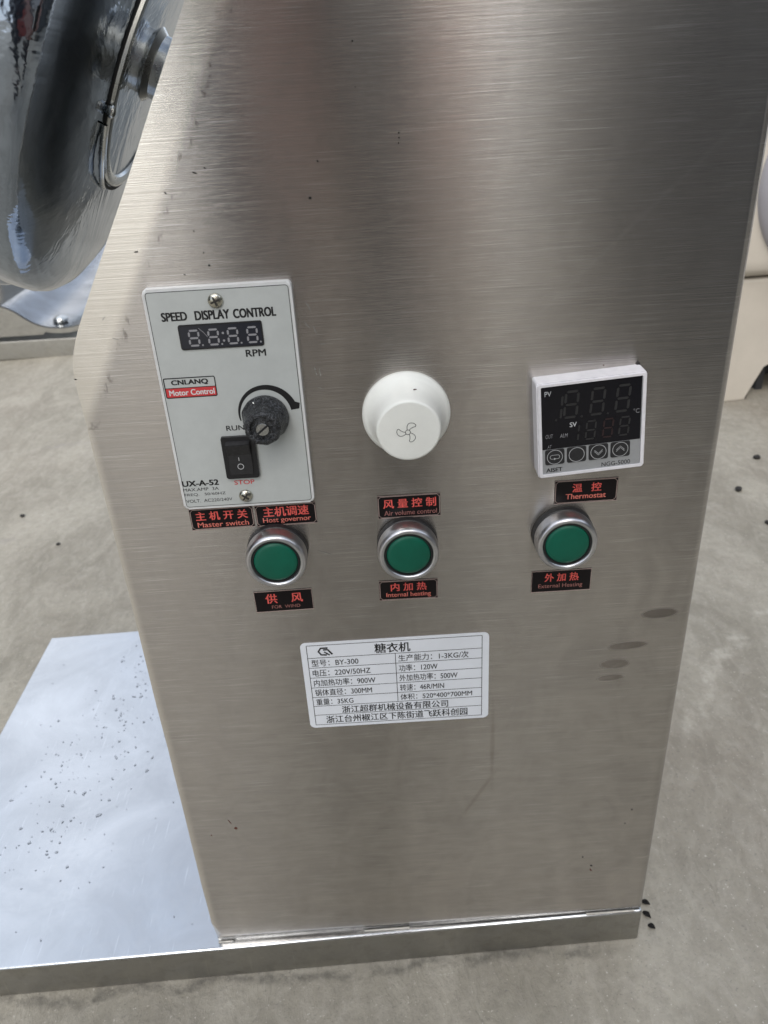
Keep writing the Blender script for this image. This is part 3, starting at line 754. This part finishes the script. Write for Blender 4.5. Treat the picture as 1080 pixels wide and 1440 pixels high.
# --- specks and nicks on the cabinet face (too many to tell apart)
bm = bmesh.new()
def speck(x, z, r, el=1, ang=0, mat=0, y=-.00012):
    n = 7; p = []; r *= .72
    for i in range(n):
        t = 2*math.pi*i/n; rr = r*(.7+.6*rnd.random()); a, b = rr*el*math.cos(t), rr*math.sin(t)
        p.append((x+a*math.cos(ang)-b*math.sin(ang), z+a*math.sin(ang)+b*math.cos(ang)))
    poly(bm, p, y)
for (x, z, r, el) in ((-.0010, .5155, .00045, 1), (-.0010, .5010, .0003, 1), (.0142, .4850, .0004, 1), (.0142, .4833, .0004, .8), (.0140, .4815, .0005, .7), (-.0170, .4770, .0005, 1.2),
                      (-.0213, .4640, .0007, 1.2), (-.0680, .4545, .0005, 1), (-.0655, .4460, .0004, 1), (-.0640, .4410, .0006, 1), (-.0745, .4380, .0004, 2), (-.0600, .4770, .0004, 2),
                      (-.0640, .4755, .0004, 3), (-.0765, .4690, .0005, 1.6), (-.0920, .4480, .0004, 3), (-.1285, .397, .0004, 2), (.1180, .0560, .0009, 1), (.1120, .0650, .0007, 1), (.139, .106, .0007, 1), (.136, .094, .0005, 1)):
    speck(x, z, r, el, rnd.uniform(-.6, .6))
for _ in range(34):
    speck(rnd.uniform(-.12, .15), rnd.uniform(.02, .52), rnd.uniform(.00008, .0002), rnd.uniform(.8, 2.2), rnd.uniform(-1, 1))
o = link('dirt_specks', bm, M_dirt, cab, 'keep'); o['kind'] = 'stuff'
bm = bmesh.new()
for (x, z, r, el, a) in ((-.1010, .1110, .0016, 1.1, 0), (-.1040, .1170, .0004, 7, -1.15), (-.1165, .1060, .0008, .7, 0), (.1180, .0520, .0006, 3.4, -1.1), (.0990, .3890, .0004, 1, 0)): speck(x, z, r, el, a)
link('rust_spots', bm, M_rust, cab, 'keep')['kind'] = 'stuff'
bm = bmesh.new()
for (xa, za, xb, zb_) in ((-.0940, .4290, -.0925, .4275), (-.1115, .4215, -.1100, .4232), (-.0220, .4650, -.0205, .4635), (-.0285, .4160, -.0262, .4130), (-.0250, .414, -.0235, .4105), (-.0262, .3960, -.0250, .392), (-.0240, .3960, -.0236, .3915), (-.0255, .3870, -.0235, .3862), (-.0330, .3035, -.0270, .3010), (-.1090, .4140, -.1065, .4130), (-.0270, .4240, -.0250, .4200), (-.0230, .4060, -.0200, .4060)):
    n = 5; ribbon(bm, [(xa+(xb-xa)*i/(n-1)+rnd.uniform(-.0002, .0002), za+(zb_-za)*i/(n-1)) for i in range(n)], lambda t: .00012+.00025*math.sin(math.pi*min(1, max(0, t))), -.00012)
link('bright_nicks', bm, M_hub, cab, 'keep')['kind'] = 'stuff'

# --- dust flakes lying on the base plate
bm = bmesh.new()
def flake(x, y, r, el=1.5, z=None):
    n = 7; a0 = rnd.uniform(0, 6.28); p = []
    for i in range(n):
        t = 2*math.pi*i/n; rr = r*(.4+.9*rnd.random()); a, b = rr*el*math.cos(t), rr*math.sin(t)
        p.append(bm.verts.new((x+a*math.cos(a0)-b*math.sin(a0), y+a*math.sin(a0)+b*math.cos(a0), (zt(x) if z is None else z)+.0003+rnd.random()*.0002)))
    bm.faces.new(p)
for _ in range(230):
    t = rnd.random(); cx_ = -.285+.05*t+rnd.gauss(0, .028); cy_ = .075+.24*t+rnd.gauss(0, .018)
    if -.355 < cx_ < -.14 and .0 < cy_ < .35: flake(cx_, cy_, .0003+.0011*rnd.random()**2.5, rnd.uniform(1, 2.4))
for _ in range(70): flake(rnd.uniform(-.34, -.14), rnd.uniform(.01, .33), rnd.uniform(.0003, .0007))
o = link('dust_flakes', bm, M_fleck, None, 'keep')
o['kind'] = 'stuff'; o['label'] = 'grey flakes of dust scattered on the shiny base plate'; o['category'] = 'dust'

# ------------------------------------------------------------------ dirt on the ground
def lump(name, x, y, r, sx, sy, sz, ang, label, cat, mat=M_dirt, group=None):
    bm = bmesh.new(); bmesh.ops.create_icosphere(bm, subdivisions=2, radius=r)
    for vtx in bm.verts: vtx.co *= 1+.35*mnoise.noise(vtx.co*(1.8/r)+Vector((x*50, y*50, 0)))
    bmesh.ops.scale(bm, vec=(sx, sy, sz), verts=bm.verts); bmesh.ops.rotate(bm, verts=bm.verts, cent=(0, 0, 0), matrix=Matrix.Rotation(ang, 3, 'Z'))
    zmin = min(v_.co.z for v_ in bm.verts)
    bmesh.ops.translate(bm, verts=bm.verts, vec=(x, y, gz(x)-zmin-.0002))
    return tag(link(name, bm, mat, None, 60, (x, y, gz(x))), label, cat, group)
for i, (x, y, r, lb) in enumerate(((.5395, .6916, .0048, 'dark pebble on the concrete right of the cabinet, nearest the cream stand'), (.4761, .6034, .0050, 'dark round pebble on the concrete, close beside the cabinet edge'),
                    (.4760, .5140, .0042, 'dark pebble at the right margin, lowest of the three right of the cabinet'), (-.5275, .6992, .0034, 'small black pebble on the concrete left of the cabinet, beside a stain'),
                    (-.4452, .6086, .0028, 'small dark pebble on the concrete left of the cabinet, nearest the base plate'))):
    lump('pebble', x, y, r, 1.1, .9, .6, i, lb, 'pebble', M_dirt, 'dark pebbles on the concrete')
for i, (x, y, an, ln, lb) in enumerate(((.1685, .0240, -.5, .0050, 'dark curled leaf scrap at the plate corner, topmost of three'), (.1665, .0150, -.9, .0052, 'dark curled leaf scrap at the plate corner, middle of three'), (.1670, .0060, -.6, .0042, 'dark crumpled leaf scrap at the plate corner, lowest of three'))):
    bm = bmesh.new(); n = 9; rows_ = []
    for a in range(n):
        t = a/(n-1); wd = .0019*math.sin(math.pi*(.08+.9*t)); row = []
        for b in range(5):
            s_ = (b-2)/2; row.append(bm.verts.new(((t-.5)*ln*1.25, s_*wd*1.1, .0008*s_*s_+.0009*math.sin(math.pi*t)+.0004*mnoise.noise(Vector((t*5, s_*3, i*4))))))
        rows_.append(row)
    for a in range(n-1):
        for b in range(4): bm.faces.new((rows_[a][b], rows_[a+1][b], rows_[a+1][b+1], rows_[a][b+1]))
    bmesh.ops.solidify(bm, geom=list(bm.faces), thickness=.0004)
    bmesh.ops.rotate(bm, verts=bm.verts, cent=(0, 0, 0), matrix=Matrix.Rotation(an, 3, 'Z'))
    zmin = min(v_.co.z for v_ in bm.verts)
    bmesh.ops.translate(bm, verts=bm.verts, vec=(x, y, gz(x)-zmin))
    tag(link('leaf_scrap', bm, M_dirt, None, 60, (x, y, gz(x))), lb, 'leaf', 'dark leaf scraps by the base plate')

# ------------------------------------------------------------------ second machine, behind on the left
m2 = empty('steel_machine', (-.85, 1.9, gz(-.85)), 'steel machine base with a dished tray on it, on the concrete behind the cabinet, left', 'machine')
X0, X1 = -1.7, -.46
bm = box(X0, X1, 1.50, 2.45, -.045, -.001, .003); link('base_plate', bm, M_baseside, m2, 35)
# dished tray: cross-section runs along x, extruded back along y
sec = [(-1.30, .085), (-1.0, .084), (-.860, .083), (-.835, .080), (-.812, .068), (-.790, .050), (-.770, .037), (-.745, .028), (-.715, .025), (-.685, .027), (-.655, .036), (-.63, .052), (-.60, .080), (-.56, .120)]
fine_ = []
for i in range(len(sec)-1):
    p0, p1, p2, p3 = sec[max(0, i-1)], sec[i], sec[i+1], sec[min(len(sec)-1, i+2)]
    for s_ in range(4):
        t = s_/4; fine_.append(tuple(.5*((2*p1[j])+(-p0[j]+p2[j])*t+(2*p0[j]-5*p1[j]+4*p2[j]-p3[j])*t*t+(-p0[j]+3*p1[j]-3*p2[j]+p3[j])*t**3) for j in (0, 1)))
fine_.append(sec[-1])
bm = bmesh.new(); rr_ = []
ys = [1.50, 1.53, 1.6, 1.7, 1.85, 2.0, 2.15, 2.25, 2.32]
for x, z in fine_:
    row = []
    for y in ys:
        k = (y-1.5)/.82; row.append(bm.verts.new((x, y, z+(.066-z)*min(1, k*1.1)**1.5*.7+.03*k*k)))
    rr_.append(row)
for i in range(len(rr_)-1):
    for j in range(len(ys)-1): bm.faces.new((rr_[i][j], rr_[i+1][j], rr_[i+1][j+1], rr_[i][j+1]))
bmesh.ops.solidify(bm, geom=list(bm.faces), thickness=.003)
link('dished_tray', bm, M_base, m2, 50)
bm = bmesh.new(); a = []; b = []
for x, z in fine_:
    a.append(bm.verts.new((x, 1.494, z-.001))); b.append(bm.verts.new((x, 1.494, .012 if z > .03 else z-.012)))
for i in range(len(a)-1): bm.faces.new((a[i], a[i+1], b[i+1], b[i]))
link('tray_skirt', bm, M_baseside, m2)
fr = Matrix.Translation((-.730, 1.545, .030))
link('dome_bolt', lathe([(.016, -.002), (.017, .001), (.0155, .005), (.011, .009), (.005, .011), (0, .0115)], n=32, frame=fr), M_hub, m2, 60)
bm = bmesh.new(); bmesh.ops.create_icosphere(bm, subdivisions=2, radius=.006); bmesh.ops.scale(bm, vec=(1, 1.6, .5), verts=bm.verts)
for vtx in bm.verts: vtx.co *= 1+.4*mnoise.noise(vtx.co*400)
bmesh.ops.translate(bm, verts=bm.verts, vec=(-.668, 1.60, .043)); link('dirt_spot', bm, M_dirt, m2)
# its upright cabinet at the back
link('cabinet', prism([(-1.65, .0), (-1.05, .0), (-1.05, .5), (-1.2, .75), (-1.65, .75)], 2.0, 2.4, .004, 3), M_baseside, m2, 40)

# ------------------------------------------------------------------ cream stand, behind on the right
st = empty('machine_stand', (.85, 1.1, gz(.85)), 'cream painted machine stand with splayed feet, partly hidden behind the cabinet, right', 'machine stand')
fz_ = gz(.6)
P1 = [(.560, fz_-.003), (.6160, fz_-.001), (.6290, .050), (.6380, .056), (.96, .040), (1.02, gz(1)-.002), (1.08, gz(1.05)-.002), (1.08, .20), (.555, .19)]
link('front_frame', prism(P1, .905, .945, .006, 3), M_cream, st, 40)
link('rear_frame', prism(P1, 1.355, 1.395, .006, 3), M_cream, st, 40)
link('lower_shelf', box(.56, 1.07, .947, 1.353, .060, .075, .002), M_darkpaint, st, 40)
link('body', prism([(.540, .1925), (1.09, .2025), (1.09, .60), (.540, .60)], .885, 1.42, .03, 6), M_cream, st, 50)
frm = Matrix.Translation((.72, .884, .33)) @ Matrix.Rotation(R(90), 4, 'X')
link('round_cover', lathe([(0, .035), (.10, .035), (.135, .028), (.150, .010), (.152, -.001), (0, -.001)], n=64, frame=frm), M_grey2, st, 50)
link('dark_filler_box', box(.665, 1.0, 1.0, 1.32, gz(.8)+.004, .052, .004), M_darkpaint, st, 40); link('dark_filler_panel', box(.648, .66, .947, 1.353, gz(.65)+.0, .056, .001), M_darkpaint, st, 40)  # dark fillers added so the opening under the frame reads as deep shade

# ------------------------------------------------------------------ unseen things added across the yard to shape the front sheet's reflections
lk = empty('added_locker', (-.10, -4.45, gz(-.1)), 'unseen dark two-door locker added across the yard to darken the cabinet front reflection', 'locker')
link('body', box(-.62, .42, -4.75, -4.25, gz(-.1)+.02, 1.95, .01), M_darkpaint, lk, 40)
for xx in (-.60, -.092):
    d = link('door', box(xx, xx+.500, -4.249, -4.225, .06, 1.90, .004), M_darkpaint, lk, 40)
    link('door_handle', box(xx+(.44 if xx < -.3 else .04), xx+(.46 if xx < -.3 else .06), -4.224, -4.20, .95, 1.10, .003), M_hub, d, 40)
brl = tag(link('added_red_drum', lathe([(0, 0), (.19, 0), (.20, .012), (.205, .05), (.20, .20), (.207, .21), (.20, .22), (.205, .40), (.212, .41), (.205, .42), (.20, .60), (.185, .64), (0, .645)], n=48, frame=Matrix.Translation((.0, -3.85, gz(0)))), M_added_red, None, 45), 'unseen red drum added across the yard to redden the cabinet front reflection', 'drum')  # added only to give the sheet's reflection its red patch
ws = empty('added_workshop', (3.6, -4.5, gz(3)), 'unseen grey building with door and windows, added at right to darken the front reflection', 'building')  # added to block sky from the right of the sheet's reflection
zb_g = gz(2)-.02
# added workshop's front wall, pieced round its openings, facing the machine
def wallpiece(xa, xb, za, zb_): link('wall', box(xa, xb, -5.0, -4.75, za, zb_), M_added_wall, ws)
wallpiece(1.72, 1.9, zb_g, 6.2); wallpiece(1.9, 2.6, 2.15, 6.2); wallpiece(2.6, 3.4, zb_g, 6.2); wallpiece(3.4, 4.8, zb_g, 1.0); wallpiece(3.4, 4.8, 2.1, 6.2); wallpiece(4.8, 7.0, zb_g, 6.2)
link('wall', box(1.72, 1.97, -11.0, -5.002, zb_g, 6.2), M_added_wall, ws); link('wall', box(6.75, 7.0, -11.0, -5.002, zb_g, 6.2), M_added_wall, ws); link('wall', box(1.98, 6.74, -11.0, -10.75, zb_g, 6.2), M_added_wall, ws)
link('roof', prism([(1.55, 6.205), (7.2, 6.205), (7.2, 6.35), (4.0, 7.3), (1.55, 6.35)], -11.2, -4.6), M_added_roof, ws)
dr = link('door', box(1.91, 2.59, -4.92, -4.86, zb_g, 2.14, .004), M_added_door, ws); link('door_handle', box(2.40, 2.44, -4.859, -4.82, .95, 1.15, .004), M_hub, dr)
wf = link('added_window', box(3.41, 4.79, -4.90, -4.88, 1.01, 2.09), M_glasspane, ws)
bm = bmesh.new()
for xx in (3.41, 4.08, 4.75): box(xx, xx+.04, -4.879, -4.85, 1.01, 2.09, 0, 1, bm)
for zz in (1.01, 2.05): box(3.452, 4.078, -4.879, -4.85, zz, zz+.04, 0, 1, bm); box(4.122, 4.748, -4.879, -4.85, zz, zz+.04, 0, 1, bm)
link('window_frame', bm, M_cream, wf)
# unseen long wing added at right, painted dark to darken the cabinet's edge reflection
w2 = empty('added_side_wing', (6.5, 0, gz(3)), 'unseen dark wing added at right to darken the cabinet edge reflection', 'building')
link('wall', box(6.2, 8.5, -4.2, 1.2, gz(3)-.02, 3.4), M_darkpaint, w2)
link('roof', box(6.0, 8.7, -4.4, 1.4, 3.402, 3.55, .01), M_added_roof, w2)
dd = link('door', box(6.14, 6.198, -2.6, -.4, gz(3)-.01, 2.6, .004), M_added_door, w2)
for k in range(8): link('added_door_panel', box(6.12, 6.139, -2.58, -.42, .10+.31*k, .38+.31*k, .004), M_added_door, dd)

# unseen dark shed added at left so the polished pan reflects something dark
w3 = empty('added_dark_shed', (-5, -.5, gz(-3)), 'unseen dark open-fronted shed added at left to darken the pan reflection', 'building')
link('wall', box(-7.2, -7.0, -3.0, 3.0, gz(-3)-.02, 3.4), M_darkpaint, w3)
link('wall', box(-7.0, -4.2, -3.0, -2.85, gz(-3)-.02, 3.4), M_darkpaint, w3); link('wall', box(-7.0, -4.2, 2.85, 3.0, gz(-3)-.02, 3.4), M_darkpaint, w3)
link('roof', box(-7.4, -3.8, -3.2, 3.2, 3.402, 3.52, .01), M_added_roof, w3)
for yy in (-2.7, 0, 2.7): link('added_post', box(-4.3, -4.2, yy-.05, yy+.05, gz(-3)-.02, 3.401, .004), M_darkpaint, w3)

# ------------------------------------------------------------------ the photographer, mirrored in the front sheet
M_skin = simple('skin', (.36, .20, .155), .5, 0, .08, 60)
M_cloth = simple('charcoal_jacket', (.070, .070, .078), .85, 0, .15, 90, .0006)
M_jeans = simple('dark_trousers', (.022, .025, .034), .85, 0, .15, 120, .0005)
M_shoe = simple('black_shoe_leather', (.012, .011, .011), .4, 0, .1, 90)
M_hair = simple('black_hair', (.010, .008, .008), .5, 0, .2, 400)
per = empty('person', (-.03, -1.05, gz(0)), 'person in charcoal jacket and dark trousers stooping in front of the machine, holding a phone', 'person')
GZ = gz(0)
def skin_mesh(verts, edges, radii, root=0, sub=1):
    me = bpy.data.meshes.new('sk'); me.from_pydata(verts, edges, []); o = bpy.data.objects.new('sk', me); col.objects.link(o)
    o.modifiers.new('s', 'SKIN'); sl_ = me.skin_vertices[0].data
    for i, r in enumerate(radii): sl_[i].radius = r if isinstance(r, tuple) else (r, r)
    sl_[root].use_root = True
    ss = o.modifiers.new('ss', 'SUBSURF'); ss.levels = sub; ss.render_levels = sub
    dg = bpy.context.evaluated_depsgraph_get(); em = bpy.data.meshes.new_from_object(o.evaluated_get(dg)); bpy.data.objects.remove(o); bpy.data.meshes.remove(me)
    return em
def join(*ms):
    bm = bmesh.new()
    for m in ms: bm.from_mesh(m); bpy.data.meshes.remove(m)
    return bm
def V3(x, y, z): return (x-.090, y, z+GZ)
trunk = [V3(0, -1.12, .90), V3(0, -1.05, 1.02), V3(0, -.93, 1.15), V3(0, -.80, 1.22), V3(0, -.72, 1.26), V3(0, -.665, 1.31), V3(0, -.63, 1.36)]
def limb_pts(s_):
    return dict(sh=V3(.145*s_, -.80, 1.17), el=V3(.150*s_-.01, -.66, .915), wr=V3(.075*s_+.095, -.475, .635), hip=V3(.080*s_, -1.12, .86), kn=V3(.11*s_, -1.00, .47), an=V3(.115*s_, -1.10, .09))
vv, ee, rr2 = list(trunk), [(i, i+1) for i in range(6)], [(.10, .09), (.10, .08), (.11, .085), (.09, .07), (.050, .050), (.047, .047), (.045, .045)]
for s_ in (-1, 1):
    p = limb_pts(s_); n = len(vv)
    vv += [p['sh'], p['el'], p['wr']]; ee += [(3, n), (n, n+1), (n+1, n+2)]; rr2 += [.045, .034, .027]
    n = len(vv); vv += [p['hip'], p['kn'], p['an'], V3(.12*s_, -.93, .035)]; ee += [(0, n), (n, n+1), (n+1, n+2), (n+2, n+3)]; rr2 += [.058, .046, .036, .026]
body = skin_mesh(vv, ee, rr2, 0, 2)
# head looking down at the phone
def head():
    bm = bmesh.new(); bmesh.ops.create_uvsphere(bm, u_segments=32, v_segments=24, radius=1)
    for v_ in bm.verts:          # local: +Y face, +Z crown
        x, y, z = v_.co
        k = 1-.22*max(0, -z)
        X, Y_, Z = x*.076*k, y*.096, z*.118
        if y > 0:
            G_ = lambda dx, sx, dz, sz: math.exp(-(dx/sx)**2-(dz/sz)**2)
            Y_ += -.010*(G_(X-.031, .014, Z-.012, .012)+G_(X+.031, .014, Z-.012, .012))+.020*G_(X, .010, Z+.018, .020)+.007*G_(X, .022, Z+.055, .010)+.008*G_(X, .025, Z+.092, .018)
        v_.co = (X, Y_, Z)
    for s_ in (-1, 1):
        b2 = bmesh.new(); bmesh.ops.create_uvsphere(b2, u_segments=12, v_segments=8, radius=1); bmesh.ops.scale(b2, vec=(.010, .020, .032), verts=b2.verts)
        bmesh.ops.translate(b2, verts=b2.verts, vec=(.077*s_, -.008, -.005)); me = bpy.data.meshes.new('t'); b2.to_mesh(me); b2.free(); bm.from_mesh(me); bpy.data.meshes.remove(me)
    return bm
HM = Matrix.Translation(V3(0, -.60, 1.435)) @ Matrix.Rotation(R(-42), 4, 'X')
hb = head(); bmesh.ops.transform(hb, matrix=HM, verts=hb.verts); hm = bpy.data.meshes.new('h'); hb.to_mesh(hm); hb.free()
# phone frame: x right, y up, z towards the panel, origin at the lens
fw = Vector((-M[0][2], -M[1][2], -M[2][2])); upv = Vector((M[0][1], M[1][1], M[2][1])); rt = Vector((M[0][0], M[1][0], M[2][0]))
PF = Matrix((rt, upv, fw)).transposed().to_4x4(); PF.translation = M.translation
def pf(x, y, z): return tuple(PF @ Vector((x, y, z)))
hands = []
for s_ in (-1, 1):
    ed = .012+.037*s_           # phone edge on this side
    wr = limb_pts(s_)['wr']
    pc_ = (ed+.034*s_, -.105, -.022)
    hv = [tuple(Vector(limb_pts(s_)['el']).lerp(Vector(wr), .72)), wr, pf(*pc_), pf(ed+.016*s_, -.090, -.012)]; hands.append(skin_mesh(hv, [(0, 1), (1, 2), (2, 3)], [.030, (.026, .022), (.038, .017), (.034, .013)], 0, 2))
    for k, (ln, yy) in enumerate(((1.0, -.062), (1.1, -.080), (1.02, -.099), (.82, -.116))):
        hands.append(skin_mesh([pf(ed+.020*s_, yy-.004, -.010), pf(ed+.009*s_, yy, .001), pf(ed-.010*s_*ln, yy+.002, .0055), pf(ed-.024*s_*ln, yy+.002, .0050)], [(0, 1), (1, 2), (2, 3)], [.0095, .0088, .0080, .0068], 0, 2))
    hands.append(skin_mesh([pf(ed+.030*s_, -.100, -.030), pf(ed+.016*s_, -.078, -.030), pf(ed-.004*s_, -.066, -.024), pf(ed-.018*s_, -.060, -.0225)], [(0, 1), (1, 2), (2, 3)], [.014, .0115, .0100, .0082], 0, 2))
link('body', join(body, hm, *hands), M_skin, per, 80)
bm = bmesh.new()          # hair: a cap over crown and back of the head
bmesh.ops.create_uvsphere(bm, u_segments=32, v_segments=24, radius=1)
bmesh.ops.delete(bm, geom=[f for f in bm.faces if f.calc_center_median().z < .25-.9*max(0, -f.calc_center_median().y) and True], context='FACES')
for v_ in bm.verts: v_.co = Vector((v_.co.x*.082, v_.co.y*.101-.003, v_.co.z*.124))*(1+.03*mnoise.noise(v_.co*9))
bmesh.ops.transform(bm, matrix=HM, verts=bm.verts); bmesh.ops.solidify(bm, geom=list(bm.faces), thickness=.004); link('hair', bm, M_hair, per, 70)
jv, je, jr = [V3(0, -1.16, .78)]+trunk[:4]+[V3(0, -.715, 1.265)], [(0, 1), (1, 2), (2, 3), (3, 4), (4, 5)], [(.155, .145), (.155, .145), (.145, .128), (.145, .124), (.128, .112), (.070, .068)]
for s_ in (-1, 1):
    p = limb_pts(s_); n = len(jv); w2_ = tuple(Vector(p['el']).lerp(Vector(p['wr']), .97))
    jv += [p['sh'], p['el'], w2_]; je += [(4, n), (n, n+1), (n+1, n+2)]; jr += [.066, .050, .040]
link('jacket', join(skin_mesh(jv, je, jr, 0, 2)), M_cloth, per, 80)
jv, je, jr = [V3(0, -1.10, .93), V3(0, -1.12, .86)], [(0, 1)], [(.125, .115), (.130, .120)]
for s_ in (-1, 1):
    p = limb_pts(s_); n = len(jv); jv += [p['hip'], p['kn'], p['an']]; je += [(1, n), (n, n+1), (n+1, n+2)]; jr += [.105, .080, .066]
link('trousers', join(skin_mesh(jv, je, jr, 0, 2)), M_jeans, per, 80)
for s_ in (-1, 1):
    link('shoe', join(skin_mesh([V3(.115*s_, -1.16, .055), V3(.118*s_, -1.06, .055), V3(.122*s_, -.90, .036)], [(0, 1), (1, 2)], [(.045, .050), (.048, .052), (.042, .034)], 0, 2)), M_shoe, per, 80)
ph = bmesh.new(); bmesh.ops.create_cube(ph, size=1)
for v_ in ph.verts: v_.co = Vector((.012+v_.co.x*.074, -.056+v_.co.y*.158, -.0095+v_.co.z*.008))
bmesh.ops.bevel(ph, geom=list(ph.edges), offset=.0025, segments=3, affect='EDGES'); bmesh.ops.transform(ph, matrix=PF, verts=ph.verts)
phone = tag(link('phone', ph, M_black, None, 40, tuple(M.translation)), 'black phone held upright in both hands by the stooping person', 'phone')

# unseen dark cabinet added at front right to darken the sheet's right-hand reflection
m3 = empty('added_dark_machine', (.85, -1.2, gz(.85)), 'unseen dark grey cabinet added at front right to darken the panel reflection', 'machine')
zg3 = gz(.85)
M_added_grey = simple('added_machine_grey', (.085, .085, .085), .5, 0, .1, 3)
link('body', box(.46, 1.30, -1.55, -1.00, zg3+.06, .66, .012, 3), M_added_grey, m3, 40)
for xx in (.53, 1.17):
    for yy in (-1.49, -1.12): link('foot', box(xx, xx+.06, yy, yy+.06, zg3+.001, zg3+.0585, .003), M_black, m3, 40)
dq = link('door', box(.52, 1.24, -.998, -.985, .12, .60, .004), M_added_grey, m3, 40)
link('door_handle', box(.56, .585, -.984, -.955, .36, .48, .004), M_hub, dq, 40)
